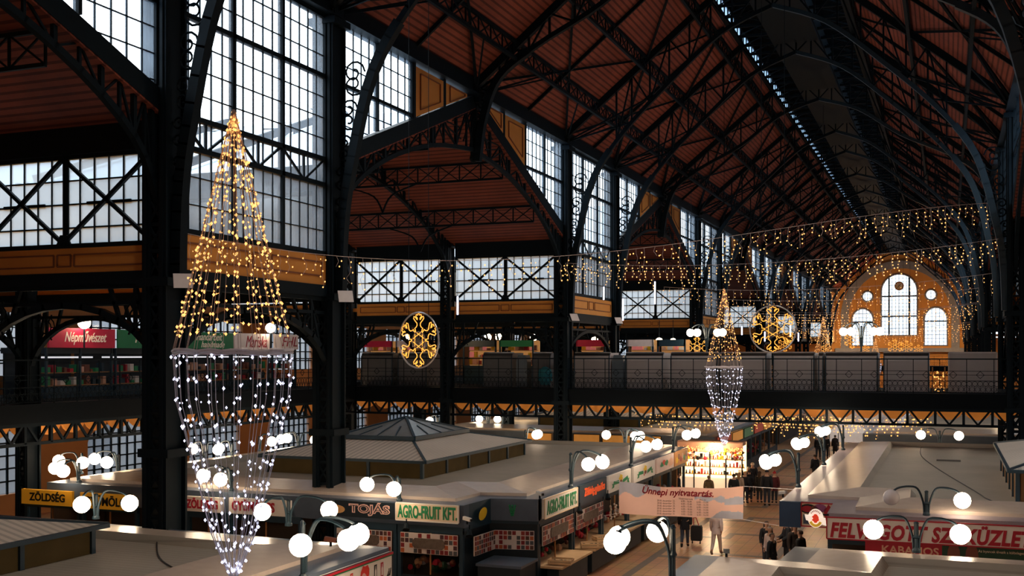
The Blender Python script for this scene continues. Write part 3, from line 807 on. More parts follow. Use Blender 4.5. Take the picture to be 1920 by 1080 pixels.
# floodlights and light tubes on the columns
def flood(loc, label, yaw=0, k=1.0):
    x, y, z = loc; t = thing('floodlight', loc, label, 'floodlight')
    mb = MB(); q = V((math.cos(yaw), math.sin(yaw), 0)); n = V((-math.sin(yaw), math.cos(yaw), 0))
    P = lambda a, b, c: V(loc)+q*a*k+n*b*k+V((0, 0, c*k))
    mb.prism([P(-.25, -.05, .2), P(.25, -.05, .2), P(.3, -.22, -.2), P(-.2, -.22, -.2)], n*.12*k); mb.build('housing', IRON, t)
    mb = MB(); mb.poly([P(-.24, -.055, .19), P(.24, -.055, .19), P(.29, -.225, -.19), P(-.19, -.225, -.19)]); mb.build('lamp_face', mat('pale lamp glass', (.62, .54, .50), .3, emit=.12), t)
    mb = MB(); mb.bar(P(0, .05, 0), P(0, .35, .1), .05); mb.build('arm', IRON, t)
p = gy(343, 527, 23.2); flood(p, 'pale square floodlight on the foremost left column', .5)
p = gy(647, 556, 31.6); flood(p, 'pale square floodlight on the second left column', .5)
p = gy(1074, 595, 55.6); flood(p, 'small tilted floodlight on the third left column', .9)
p = gy(1157, 601, 65.0); flood(p, 'small tilted floodlight on the fourth left column', .9)
for i, (u, v0, v1, Y, w) in enumerate([(858, 556, 590, 48, 'beside the slim column left of the third nave column'), (1132, 538, 562, 60, 'right of the third nave column'), (1168, 560, 601, 60, 'beside the fourth left nave column'),
        (1228, 528, 570, 66, 'in front of the cross-braced windows of the third side hall'), (1391, 612, 628, 72, 'right of the second light cone'), (1434, 622, 640, 76, 'inside the big ringed snowflake'), (1482, 610, 632, 80, 'at the right edge of the big ringed snowflake'), (1497, 624, 640, 84, 'right of the big ringed snowflake')]):
    a = V(gy(u, v0, Y)); b = V(gy(u, v1, Y)); t = thing('light_tube', a, 'thin blue white light tube '+w, 'light tube')
    mb = MB(); mb.cyl(a, b, .045, 6); mb.build('tube', TUBEL, t); mb = MB(); mb.cyl(a, a+V((0, 0, 2.4)), .012, 4); mb.build('cord', IRON, t)
# ---------------------------------------------------------------- building seen through the windows
bd = thing('neighbour_building', (-52, 30, -.2), 'pale hazy building outside beyond the left windows', 'building', None, 'thing')
HAZE = mat('hazy facade', (.52, .56, .60), .9, noise=.12, scale=.3); HAZED = mat('hazy panes', (.28, .32, .37), .6)
mb = MB(); mb.box((-54, -10, -.2), (-50, 150, 19)); mb.box((-54, -10, 19), (-49.5, 150, 19.7)); mb.box((-50, -10, 5.6), (-49.75, 150, 6.0)); mb.build('wall', HAZE, bd)
for j, z in enumerate((1.5, 7.2, 13)):
    for k in range(31):
        mb = MB(); mb.box((-50.08, -6+k*5, z), (-49.95, -3.9+k*5, z+3)); mb.build('window', HAZED, bd)
mb = MB(); mb.prism([(-54, -10, 19.7), (-50, -10, 19.7), (-53, -10, 22), (-54, -10, 22)], (0, 160, 0)); mb.build('roof', mat('hazy roof', (.2, .24, .3), .9), bd)
# ---------------------------------------------------------------- stall blocks: flat roofs
def inset(pts, d):
    n = len(pts); out = []
    ar = sum(pts[i][0]*pts[(i+1) % n][1]-pts[(i+1) % n][0]*pts[i][1] for i in range(n)); sg = 1 if ar > 0 else -1
    for i in range(n):
        p0 = V((*pts[i-1], 0)); p1 = V((*pts[i], 0)); p2 = V((*pts[(i+1) % n], 0))
        e1 = (p1-p0).normalized(); e2 = (p2-p1).normalized()
        n1 = V((-e1.y, e1.x, 0))*sg; n2 = V((-e2.y, e2.x, 0))*sg
        b = (n1+n2); k = d/max(.35, (1+n1.dot(n2)))
        q = p1+b*k; out.append((q.x, q.y))
    return out
def ringfaces(mb, A, za, B, zb):
    n = len(A)
    for i in range(n):
        j = (i+1) % n
        mb.add([(*A[i], za), (*A[j], za), (*B[j], zb), (*B[i], zb)], [(0, 1, 2, 3)])
def block(pts, label, capmat=CAP, capw=.55, z=3.1):
    t = thing('stall_roof', (pts[0][0], pts[0][1], 0), label, 'stall roof', None, 'thing')
    A = pts; B = inset(pts, capw); Cc = inset(pts, capw+1.5); D = inset(pts, capw+1.65)
    mb = MB(); ringfaces(mb, A, z, B, z+.02); ringfaces(mb, A, z-.7, A, z); mb.build('fascia_cap', capmat, t)
    mb = MB(); ringfaces(mb, B, z+.02, B, z+.12); ringfaces(mb, B, z+.12, Cc, z+.28); mb.build('sloped_edge', DECKP, t)
    mb = MB(); ringfaces(mb, Cc, z+.28, D, z+.1); mb.poly([(*p, z+.1) for p in D]); mb.build('roof_deck', [DECKIN], t)
    I_ = inset(pts, 1.4); I2 = inset(pts, .3)
    mb = MB(); ringfaces(mb, I_, 0, I_, z-.7); ringfaces(mb, A, z-.7, I_, z-.72); mb.build('inner_wall', INTER, t)
    return t
L1 = [(-31, 6), (-12.4, 6), (-12.4, 23.3), (-31, 24.2)]
L2 = [(-30.2, 30.65), (-13.72, 30.6), (-13.62, 32.45), (-12.1, 32.75), (-12.1, 54.2), (-30.2, 54.2)]
R1 = [(-5.4, 6), (9.5, 6), (9.5, 27.1), (-3.4, 27.0), (-3.5, 25.05), (-5.4, 25.05)]
R2 = [(-4.9, 35.4), (-3.3, 35.35), (-3.25, 33.05), (9.5, 33.5), (9.5, 60), (-4.9, 60)]
L3 = [(-30.2, 61.5), (-12.1, 61.2), (-12.1, 88), (-30.2, 88)]; R3 = [(-4.6, 67), (9.5, 67), (9.5, 88), (-4.6, 88)]
L4 = [(-30.2, 95), (-12.1, 95), (-12.1, 121), (-30.2, 121)]; R4 = [(-4.6, 95), (9.5, 95), (9.5, 121), (-4.6, 121)]
block(L1, 'flat beige roof of the nearest left stall block, bottom left', CAP, .75)
block(L2, 'flat beige roof of the left stall block under the big roof lantern')
block(R1, 'flat beige roof of the nearest right stall block, bottom right', CAP, .7)
block(R2, 'flat roof of the right stall block behind the red lettered sign', mat('pinkish lit fascia cap', (.26, .22, .25), .35), .75)
block(L3, 'stall block roof left of the aisle just beyond the footbridge'); block(R3, 'stall block roof right of the aisle just beyond the footbridge')
block(L4, 'distant stall block roof left of the aisle'); block(R4, 'distant stall block roof right of the aisle')
def lantern_kiosk(x0, y0, x1, y1, label, z0=3.2, ze=3.85, sky=True, wall=None):
    t = thing('roof_lantern', (x0, y0, z0), label, 'roof lantern', None, 'thing')
    k = 1.75; o = .25
    E_ = [(x0-o, y0-o), (x1+o, y0-o), (x1+o, y1+o), (x0-o, y1+o)]; T = [(x0+k, y0+k*1.55), (x1-k, y0+k*1.55), (x1-k, y1-k*1.55), (x0+k, y1-k*1.55)]
    mb = MB(); zt = ze+.5
    for i in range(4):
        j = (i+1) % 4; mb.mi = 0 if i % 2 == 0 else 1
        mb.add([(*E_[i], ze), (*E_[j], ze), (*T[j], zt), (*T[i], zt)], [(0, 1, 2, 3)])
    mb.build('corrugated_roof', [CORR, CORRY], t)
    mb = MB()
    for i in range(4): mb.bar((*E_[i], ze-.03), (*E_[(i+1) % 4], ze-.03), .1, .1); mb.bar((*E_[i], ze), (*T[i], zt), .09)
    mb.build('eave_trim', TEAL, t)
    if sky:
        S = inset(T, -.15); cx = (x0+x1)/2; cy = (y0+y1)/2; ap = (cx, cy, zt+.75)
        mb = MB()
        for i in range(4): mb.poly([(*S[i], zt+.12), (*S[(i+1) % 4], zt+.12), ap])
        s_ = mb.build('skylight', mat('dull skylight glass', (.20, .22, .22), .2), t)
        mb = MB()
        for i in range(4):
            mb.bar((*S[i], zt+.08), (*S[(i+1) % 4], zt+.08), .12, .16); mb.bar((*S[i], zt+.12), ap, .1)
            for q in (.25, .5, .75):
                p = V((*S[i], zt+.12)).lerp(V((*S[(i+1) % 4], zt+.12)), q); mb.bar(p, p.lerp(V(ap), .98 if q == .5 else .5), .06)
        mb.build('glazing_bar', TEAL, s_)
    else:
        mb = MB(); mb.poly([(*p, zt) for p in T]); mb.build('roof_top', CORR, t)
    W = [(x0, y0), (x1, y0), (x1, y1), (x0, y1)]
    for i in range(4):
        a = V((*W[i], 0)); b = V((*W[(i+1) % 4], 0)); n = max(3, round((b-a).length/2.1))
        for q in range(n):
            p = a.lerp(b, q/n); r = a.lerp(b, (q+1)/n)
            mb = MB(); mb.add([(p.x, p.y, z0), (r.x, r.y, z0), (r.x, r.y, ze), (p.x, p.y, ze)], [(0, 1, 2, 3)])
            pn = mb.build('side_pane', wall or mat('amber lit panes', (.055, .034, .012), .75, spec=.1, emit=.012, ecol=(.8, .5, .15), noise=.7, scale=.9), t)
        for q in range(n):
            p = a.lerp(b, q/n); mb = MB(); mb.box((p.x-.06, p.y-.06, z0), (p.x+.06, p.y+.06, ze)); mb.build('post', TEAL, t)
    return t
lantern_kiosk(-24.3, 35.8, -17.7, 46.1, 'large roof lantern with corrugated skirt and glazed pyramid on the left stall block')
lantern_kiosk(-24.6, 9.3, -18.0, 19.6, 'corrugated roof lantern on the nearest stall roof, cut by the left edge')
lantern_kiosk(1.95, 36.2, 8.2, 46.5, 'wood-sided roof lantern at the right edge behind the red lettered sign', 3.2, 4.25, True, plankmat('orange brown boards', (.34, .17, .06), (.46, .25, .1), 'Y', .3))
lantern_kiosk(-24.3, 66, -17.7, 76, 'roof lantern on the left stall block beyond the footbridge')
# ---------------------------------------------------------------- shop signs
def sign(label, p, q, ztop, zbot, face, nrm_off=.12, letters=None, frame=None, extra=None, name='shop_sign', cat='sign', emit_face=None):
    """board between plan points p and q; faces the side left of p->q rotated -90 (towards the viewer when p is left)"""
    p = V((p[0], p[1], 0)); q = V((q[0], q[1], 0)); d = (q-p); L = d.length; d.normalize(); n = V((d.y, -d.x, 0)); up = V((0, 0, 1)); H_ = ztop-zbot
    t = thing(name, p+up*zbot, label, cat)
    P = lambda a, b, c=0: p+d*a+up*(zbot+b)+n*(nrm_off+c)
    mb = MB(); mb.prism([P(0, 0, -.1), P(L, 0, -.1), P(L, H_, -.1), P(0, H_, -.1)], n*.1); mb.build('board', face, t)
    if frame:
        mb = MB()
        for a, b in ((P(0, 0), P(L, 0)), (P(L, 0), P(L, H_)), (P(L, H_), P(0, H_)), (P(0, H_), P(0, 0))): mb.bar(a, b, .035)
        mb.build('frame', frame, t)
    for (s_, m_, u0, v0, u1, v1, kw) in (letters or []):
        mb = MB(); text(mb, s_, P(L*u0, H_*v0, .006), d, up, L*(u1-u0), H_*(v1-v0), **kw); mb.build('lettering', m_, t)
    if extra: extra(t, P, L, H_, d, up, n)
    return t
def blob(P, L, H_, cu, cv, ru, rv, n=16, c=.008, wob=0.0, seed=1):
    rr = random.Random(seed)
    return [P(cu+ru*math.cos(2*math.pi*i/n)*(1+wob*rr.uniform(-1, 1)), cv+rv*math.sin(2*math.pi*i/n)*(1+wob*rr.uniform(-1, 1)), c) for i in range(n)]
def pic(t, name, m, pts): mb = MB(); mb.poly(pts); mb.build(name, m, t)
YF = 30.55
def fx(u, v=940, Y=YF-.1): return gy(u, v, Y)[0]
def fz(u, v, Y=YF-.1): return gy(u, v, Y)[2]
sign('yellow sign reading ZÖLDSÉG under two globes at the far left', (fx(41), YF), (fx(136), YF), fz(90, 919), fz(90, 947), YELL, letters=[('ZÖLDSÉG', BLACK, .16, .24, .86, .92, dict(bold=.03))])
sign('yellow sign reading GYÜMÖLCS partly hidden by a globe', (fx(151), YF), (fx(249), YF), fz(200, 926), fz(200, 955), YELL, letters=[('GYÜMÖLCS', BLACK, .09, .2, .95, .9, dict(bold=.03))])
def vegpic(t, P, L, H_, d, up, n):
    pic(t, 'vegetable_picture', REDB, blob(P, L, H_, .35, H_*.5, .16, .15, wob=.2)); pic(t, 'vegetable_picture', PURP, blob(P, L, H_, .62, H_*.35, .13, .1, wob=.2, c=.01)); pic(t, 'leaf_picture', GREEN, blob(P, L, H_, .5, H_*.75, .1, .07, c=.011))
sign('white sign with red letters ZÖLDSÉG behind the tall light cone', (fx(322), YF), (fx(417), YF), fz(370, 931), fz(370, 959), WHITE, letters=[('ZÖLDSÉG', RED, .30, .2, .92, .95, dict(bold=.035))], extra=vegpic)
sign('white sign with red letters GYÜMÖLCS right of the light cone', (fx(430), YF), (fx(545), YF), fz(490, 936), fz(490, 966), WHITE, letters=[('GYÜMÖLCS', RED, .05, .2, .75, .95, dict(bold=.035))])
def eggs(t, P, L, H_, d, up, n):
    pic(t, 'egg_picture', mat('egg print', (.78, .42, .16)), blob(P, L, H_, .10, H_*.45, .28, .13))
PINKL = mat('pinkish letters', (.80, .46, .36), .5, emit=.10)
sign('dark sign reading TOJÁS in pale outlined letters', (fx(628), YF), (fx(741), YF), fz(690, 941), fz(690, 971), TEALD, letters=[('TOJÁS', PINKL, .24, .12, .92, .98, dict(bold=.05)), ('TOJÁS', TEALD, .262, .19, .905, .90, dict(bold=-.012, thick=.016))], extra=eggs)
sign('cream sign with green capitals facing the viewer above food tiles', (-15.95, YF), (-13.83, YF), fz(805, 945.5), fz(805, 978), CREAM, letters=[('AGRO-FRUIT KFT.', GREEN, .03, .14, .985, .90, dict(bold=.03))], frame=WHITE)
AX = -12.1
def aisle(y0, y1): return (AX+.02, y0), (AX+.02, y1)
a_, b_ = aisle(33.0, 36.35)
sign('white sign with narrow green capitals facing the aisle near the notched corner', a_, b_, 3.08, 2.45, WHITE, letters=[('AGRO-FRUIT KFT.', GREEN, .06, .14, .97, .86, dict(bold=.03))], frame=CREAM)
a_, b_ = aisle(36.6, 39.85)
sign('dark blue sign with orange lettering on the aisle', a_, b_, 3.1, 2.4, TEAL, letters=[('Zöldség-gyümölcs', mat('orange letters', (.80, .10, .02), .5, emit=.25), .16, .26, .92, .8, dict(bold=.03))])
def ribbons(t, P, L, H_, d, up, n):
    for cu, sg in ((L*.32, -1), (L*.72, 1)):
        pic(t, 'ribbon', GREEN, [P(cu-.42, H_*.34-sg*.03, .01), P(cu+.42, H_*.42+sg*.03, .01), P(cu+.36, H_*.62+sg*.03, .01), P(cu-.36, H_*.56-sg*.03, .01)])
        pic(t, 'ribbon_end', GREEN, [P(cu+sg*.3, H_*.25, .012), P(cu+sg*.62, H_*.2, .012), P(cu+sg*.5, H_*.36, .012), P(cu+sg*.6, H_*.5, .012), P(cu+sg*.3, H_*.44, .012)])
    pic(t, 'wheat_picture', LEMON, blob(P, L, H_, L*.52, H_*.68, .26, .12, 10, .014, .35)); pic(t, 'bread_picture', BROWN, blob(P, L, H_, L*.52, H_*.44, .2, .08, 8, .016)); pic(t, 'fruit_picture', REDB, blob(P, L, H_, L*.46, H_*.3, .08, .05, 8, .016))
a_, b_ = aisle(40.1, 43.3)
sign('white sign with green ribbons and wheat, nearer the banner of the two', a_, b_, 3.08, 2.42, WHITE, extra=ribbons)
a_, b_ = aisle(43.7, 47.2)
sign('white sign with green ribbons and wheat, farther along the aisle', a_, b_, 3.08, 2.42, WHITE, extra=ribbons)
def leaves(t, P, L, H_, d, up, n):
    for k, (cu, m_) in enumerate(((.3, GREEN), (.42, REDB), (.55, GREEN))): pic(t, 'leaf_picture', m_, blob(P, L, H_, L*cu, H_*(.5+.1*(k % 2)), .3, .12, 9, .008+.002*k, .3, k+3))
    pic(t, 'food_picture', TAN, blob(P, L, H_, L*.8, H_*.45, .5, .2, 12, .012, .2))
a_, b_ = aisle(47.5, 50.8)
sign('pale sign with green and red leaf picture on the aisle', a_, b_, 3.08, 2.42, mat('pale pink sign face', (.72, .55, .50), .5), extra=leaves)
def foods(t, P, L, H_, d, up, n):
    for k in range(6): pic(t, 'food_picture', (LEMON, BROWN, RED, TAN, GREEN, BROWN)[k], blob(P, L, H_, L*(.15+.14*k), H_*(.4+.2*(k % 2)), .22, .15, 8, .008+.001*k, .3, k))
a_, b_ = aisle(51.0, 53.8)
sign('orange brown picture sign at the far end of the left aisle stalls', a_, b_, 3.08, 2.42, mat('orange picture face', (.62, .26, .08), .5), extra=foods)
def drinks(t, P, L, H_, d, up, n):
    mb = MB(); mb.bar(P(0, H_*.97, .01), P(L, H_*.97, .01), .05); mb.build('red_border', RED, t)
    mb = MB(); mb.bar(P(0, H_*.89, .012), P(L, H_*.89, .012), .02); mb.build('green_border', GREEN, t)
    for k, (f, m_, w_) in enumerate(((.12, RED, .2), (.30, RED, .22), (.45, PALEB, .16), (.55, REDB, .1), (.63, REDB, .1), (.84, BLACK, .11), (.90, RED, .11))):
        a = L*f
        pic(t, 'bottle_panel', m_, [P(a-w_*.6, H_*.18, .01), P(a+w_*.6, H_*.18, .01), P(a+w_*.6, H_*.74, .01), P(a-w_*.6, H_*.74, .01)])
        pic(t, 'bottle_picture', WHITE if m_ is not PALEB else CAP, [P(a-.035, H_*.24, .013), P(a+.035, H_*.24, .013), P(a+.035, H_*.5, .013), P(a+.012, H_*.6, .013), P(a+.012, H_*.68, .013), P(a-.012, H_*.68, .013), P(a-.012, H_*.6, .013), P(a-.035, H_*.5, .013)])
    pic(t, 'fruit_picture', REDB, blob(P, L, H_, L*.74, H_*.46, .2, .22, 14, .012, .4, 5)); pic(t, 'fruit_picture', mat('pink print', (.72, .4, .4)), blob(P, L, H_, L*.735, H_*.4, .12, .1, 10, .014, .3, 6))
    mb = MB()
    for k in range(6): mb.bar(P(L*.945+k*.03, H_*.12, .012), P(L*.955+k*.03, H_*(.2+.1*(k % 3)), .012), .012)
    mb.build('small_mark', BLACK, t)
sign('white soft drink sign with red and black bottles at the bottom', (-12.38, 18.0), (-12.38, 23.2), 3.02, 2.42, WHITE, extra=drinks, frame=TEALD)
# right block front
F0 = (-3.26, 33.05); F1 = (3.0, 33.27)
sign('long white sign with big red brush letters', F0, F1, 3.0, 2.38, WHITE, letters=[('FELVÁGOTT SZAKÜZLET', RED, .015, .06, .868, .95, dict(bold=.042, shear=.2, space=1.08))], frame=RED)
sign('red oval sausage poster reading KABANOS', (-2.2, 33.06), (-.15, 33.14), 2.36, 1.75, RED, nrm_off=.05, letters=[('KABANOS', TAN, .22, .48, .96, .85, dict(bold=.02))])
def salami(t, P, L, H_, d, up, n):
    for k in range(2):
        mb = MB(); mb.poly(blob(P, L, H_, L*(.13+.2*k), H_*.62, .17, .38, 14, .01)); mb.build('salami_picture', BROWN, t)
        pic(t, 'salami_end', TAN, blob(P, L, H_, L*(.12+.2*k), H_*.3, .14, .1, 12, .012))
    pic(t, 'plate_picture', REDB, blob(P, L, H_, L*.76, H_*.10, .52, .26, 18, .010)); pic(t, 'plate_picture', CREAM, blob(P, L, H_, L*.76, H_*.08, .45, .22, 18, .012))
    for k in (-1, 1): pic(t, 'leaf_picture', GREEN, blob(P, L, H_, L*.76+k*.16, H_*.27, .11, .05, 9, .014, .2, k+4))
sign('dark green salami poster under the red lettered sign', (-.15, 33.14), (2.2, 33.23), 2.36, 1.6, GREEND, nrm_off=.05, letters=[('Az ínyencek élvezik a különlegeset.', CREAM, .40, .78, .93, .9, {})], extra=salami)
def meats(t, P, L, H_, d, up, n):
    pic(t, 'meat_picture', BLACK, blob(P, L, H_, L*.22, H_*.75, .26, .15, 16, .008)); pic(t, 'meat_picture', RED, blob(P, L, H_, L*.2, H_*.74, .19, .1, 16, .010)); pic(t, 'meat_picture', BROWN, blob(P, L, H_, L*.42, H_*.72, .12, .13, 12, .012))
    pic(t, 'meat_picture', PURP, blob(P, L, H_, L*.6, H_*.8, .2, .13, 12, .012)); pic(t, 'meat_picture', RED, blob(P, L, H_, L*.86, H_*.6, .12, .25, 12, .012, .2)); pic(t, 'tray_picture', CAP, [P(.06, H_*.1, .009), P(L*.6, H_*.1, .009), P(L*.55, H_*.5, .009), P(.06, H_*.5, .009)])
sign('cream meat picture board with red edge beside the blue corner', (-4.25, 35.37), (-3.3, 35.35), 3.08, 2.35, CREAM, extra=meats, frame=RED)
mb = MB(); mb.box((-4.92, 35.2, 2.3), (-4.27, 35.42, 3.1)); tag(mb.build('fascia_board', mat('blue fascia', (.025, .06, .12), .45)), 'plain blue fascia panel on the corner of the right stall block', 'panel')
bt = thing('projecting_sign', gy(1530, 971, 33.0), 'small lit white badge sign with red emblem projecting beside the long white sign', 'sign')
cx, cy_, cz = gy(1530, 971, 33.0); P = lambda a, b, c=0: V((cx+a, cy_-.05-c, cz+b))
LITW = mat('lit badge face', (.9, .82, .75), .4, emit=.7, ecol=(1, .8, .65))
mb = MB(); mb.prism([P(.22*math.cos(i*math.pi/12), .27*math.sin(i*math.pi/12)) for i in range(24)], (0, -.06, 0)); mb.prism([P(-.31, .10), P(-.27, -.06), P(.30, -.20), P(.27, .02)][::-1], (0, -.07, 0)); mb.build('board', LITW, bt)
mb = MB(); mb.poly([P(.09*math.cos(i*math.pi/8)*(1+.3*math.sin(3*i)), .13*math.sin(i*math.pi/8), .09) for i in range(16)][::-1]); mb.build('emblem', mat('lit red emblem', (.8, .05, .02), .4, emit=.5), bt)
mb = MB(); mb.poly([P(.2*math.cos(a), .25*math.sin(a), .075) for a in [math.pi*(1.15+.7*i/10) for i in range(11)]]+[P(.12*math.cos(a), .17*math.sin(a), .075) for a in [math.pi*(1.85-.7*i/10) for i in range(11)]]); mb.build('yellow_band', mat('lit yellow band', (.8, .5, .05), .4, emit=.3), bt)
mb = MB()
for i in range(7):
    a = math.pi*(.25+.5*i/6); mb.bar(P(.15*math.cos(a), .2*math.sin(a), .08), P(.185*math.cos(a), .245*math.sin(a), .08), .02)
mb.build('small_mark', RED, bt); mb = MB(); mb.bar(P(.2, .1, -.02), P(.35, .1, -.1), .04); mb.build('bracket', IRON, bt)
# gallery shops with their sign boards
GX = X(-1, O3+3.0)
def gshop(u0, u1, label, face, letters, ztop=8.85, zbot=8.0, slabel=''):
    y0 = gx(u0, 640, GX)[1]; y1 = gx(u1, 640, GX)[1]
    sign(slabel, (GX, y0), (GX, y1), ztop, zbot, face, letters=letters)
    return y0, y1
def gx_(u, v, Xp): return gx(u, v, Xp)
def shop(y0, y1, label):
    t = thing('gallery_shop', (GX-.2, y0, 5.84), label, 'shop')
    mb = MB(); mb.box((GX-2.6, y0+.02, 7.75), (GX-.05, y1-.02, 8.0)); mb.box((GX-2.5, y0+.05, 5.84), (GX-2.4, y1-.05, 8)); mb.build('shell', TEALD, t)
    for k in range(2):
        mb = MB(); mb.box((GX-.6, y0+.1, 6.35+.55*k), (GX-.15, y1-.1, 6.39+.55*k)); sh = mb.build('shelf', WOOD, t)
        mb = MB(); rr = random.Random(int(y0*7)+k)
        y = y0+.2
        mats = [RED, TAN, TEAL, WHITE, GREEN, BROWN]
        while y < y1-.3:
            w = rr.uniform(.12, .3); h = rr.uniform(.12, .4); mb.mi = rr.randrange(6); mb.box((GX-.5, y, 6.39+.55*k), (GX-.2, y+w, 6.39+.55*k+h)); y += w+rr.uniform(.03, .2)
        g = mb.build('goods', mats, sh); g['kind'] = 'stuff'
    mb = MB(); mb.box((GX-.7, y0+.05, 5.84), (GX-.1, y1-.05, 6.3)); mb.build('counter', TEAL, t)
    mb = MB(); mb.box((GX-1.2, y0+.4, 7.55), (GX-.8, y1-.4, 7.62)); mb.build('strip_light', mat('dim strip light', (.8, .8, .85), .4, emit=.8), t)
    for y in (y0+.03, (y0+y1)/2, y1-.03):
        mb = MB(); mb.box((GX-.12, y-.04, 5.84), (GX-.02, y+.04, 8.0)); mb.build('post', TEAL, t)
R_ = mat('carmine sign face', (.50, .015, .05), .5, emit=.10); G_ = mat('green sign face', (.015, .18, .07), .5, emit=.06); W_ = mat('pinkish white sign face', (.74, .62, .58), .5, emit=.08)
CRL = mat('cream letters', (.85, .68, .55), .5, emit=.15)
spec = [(88, 212, R_, [('Népművészet', CRL, .22, .14, .86, .86, dict(shear=.35, bold=.01))], 'red gallery shop sign with cream script Népművészet'),
        (218, 342, G_, [('Népművészet', CRL, .24, .14, .86, .86, dict(shear=.35, bold=.01))], 'green gallery shop sign cut off by the foremost column'),
        (346, 434, G_, [('Handarbeit', CRL, .2, .5, .75, .95, dict(shear=.35)), ('handmade', CRL, .3, .08, .8, .46, dict(shear=.35))], 'green gallery shop sign with two lines of script behind the cone'),
        (436, 505, W_, [('Mariska', RED, .3, .12, .88, .85, dict(shear=.35))], 'white gallery shop sign with red script Mariska'),
        (512, 556, W_, [('FHL', RED, .3, .2, .95, .85, dict(shear=.3))], 'white gallery shop sign with red letters FHL')]
for i, (u0, u1, f, lt, sl) in enumerate(spec):
    y0, y1 = gshop(u0, u1, '', f, lt, slabel=sl)
    shop(y0, y1, 'dark gallery shop with shelves of goods below the ' + sl.replace('gallery shop ', '').split(' with')[0].split(' cut')[0] + (' behind the cone' if i == 2 else ' reading Mariska' if i == 3 else ' reading FHL' if i == 4 else ''))
# ---------------------------------------------------------------- stall units
def tilepanel(t, p, q, z0, z1, plaque=True, seed=1, name='tile_panel'):
    p = V((p[0], p[1], 0)); q = V((q[0], q[1], 0)); d = (q-p); L = d.length; d.normalize(); n = V((d.y, -d.x, 0)); up = V((0, 0, 1)); H_ = z1-z0
    P = lambda a, b, c=0: p+d*a+up*(z0+b)+n*(.1+c)
    rr = random.Random(seed); mb = MB(); mb.mi = 0; mb.prism([P(0, 0, -.04), P(L, 0, -.04), P(L, H_, -.04), P(0, H_, -.04)], n*.04)
    c = .145; nx = max(2, round(L/c)); nz = max(2, round(H_/c)); sx = L/nx; sz = H_/nz
    for i in range(nx):
        for j in range(nz):
            mb.mi = rr.choice([0, 0, 1, 1, 2, 2, 3, 3, 4, 4, 5, 5, 6, 6]); g = .013
            mb.poly([P(i*sx+g, j*sz+g, .006), P((i+1)*sx-g, j*sz+g, .006), P((i+1)*sx-g, (j+1)*sz-g, .006), P(i*sx+g, (j+1)*sz-g, .006)])
    o = mb.build(name, [mat('tile grout', (.62, .52, .48), .5), mat('dark red tile', (.20, .012, .015)), mat('orange tile', (.40, .09, .02)), mat('brown tile', (.09, .035, .02)), mat('grey tile', (.07, .07, .075)), mat('tomato tile', (.28, .03, .02)), mat('plum tile', (.06, .015, .02))], t)
    if plaque:
        a0, a1 = L*.22, L*.78; b0, b1 = H_*.26, H_*.76; e = .08
        mb = MB(); mb.prism([P(a0+e, b0, .008), P(a1-e, b0, .008), P(a1, b0+e, .008), P(a1, b1-e, .008), P(a1-e, b1, .008), P(a0+e, b1, .008), P(a0, b1-e, .008), P(a0, b0+e, .008)], n*.03)
        mb.build('wood_plaque', WOODD, o)
def stall(p, q, label, tiles=True, counter=True, seed=1, goods=True):
    t = thing('market_stall', (p[0], p[1], 0), label, 'market stall')
    a = V((p[0], p[1], 0)); b = V((q[0], q[1], 0)); d = (b-a); L = d.length; d.normalize(); n = V((d.y, -d.x, 0)); up = V((0, 0, 1))
    P = lambda u, w, z: a+d*u+n*w+up*z
    def bx(mb, u0, u1, w0, w1, z0, z1): mb.prism([P(u0, w0, z0), P(u0, w1, z0), P(u1, w1, z0), P(u1, w0, z0)], up*(z1-z0))
    mb = MB(); bx(mb, 0, L, -.12, .02, 2.2, 2.42); mb.build('header', TEAL, t)
    mb = MB(); bx(mb, 0, L, -1.3, -1.25, .0, 2.3); mb.build('back_panel', INTER, t)
    for u in (.06, L-.06): mb = MB(); bx(mb, u-.06, u+.06, -.12, 0, 0, 2.3); mb.build('post', TEAL, t)
    mb = MB(); bx(mb, L*.5-.02, L*.5+.02, -.08, -.04, .9, 2.2); mb.build('wood_strip', WOOD, t)
    mb = MB(); bx(mb, .1, L-.1, -.1, -.02, 0, .85); mb.build('front_panel', TEALD, t)
    if tiles: tilepanel(t, P(.14, -.02, 0), P(L-.14, -.02, 0), 1.55, 2.18, True, seed)
    if counter:
        mb = MB(); bx(mb, .1, L-.1, -.7, .75, .85, .92); c = mb.build('counter', WOODL, t); mb = MB(); bx(mb, .2, L-.2, .2, .6, .1, .8); mb.build('counter_base', TEALD, t)
    if goods:
        rr = random.Random(seed); mb = MB()
        for k in range(26):
            mb.mi = rr.randrange(5); c = P(rr.uniform(.2, L-.2), rr.uniform(-1.1, -.3), rr.uniform(.95, 1.25)); mb.ball(c, rr.uniform(.07, .15), 6, 5)
        g = mb.build('produce', [BROWN, RED, GREEND, mat('onion skins', (.42, .2, .1)), mat('wrapped goods', (.34, .3, .3))], t); g['kind'] = 'stuff'
    return t
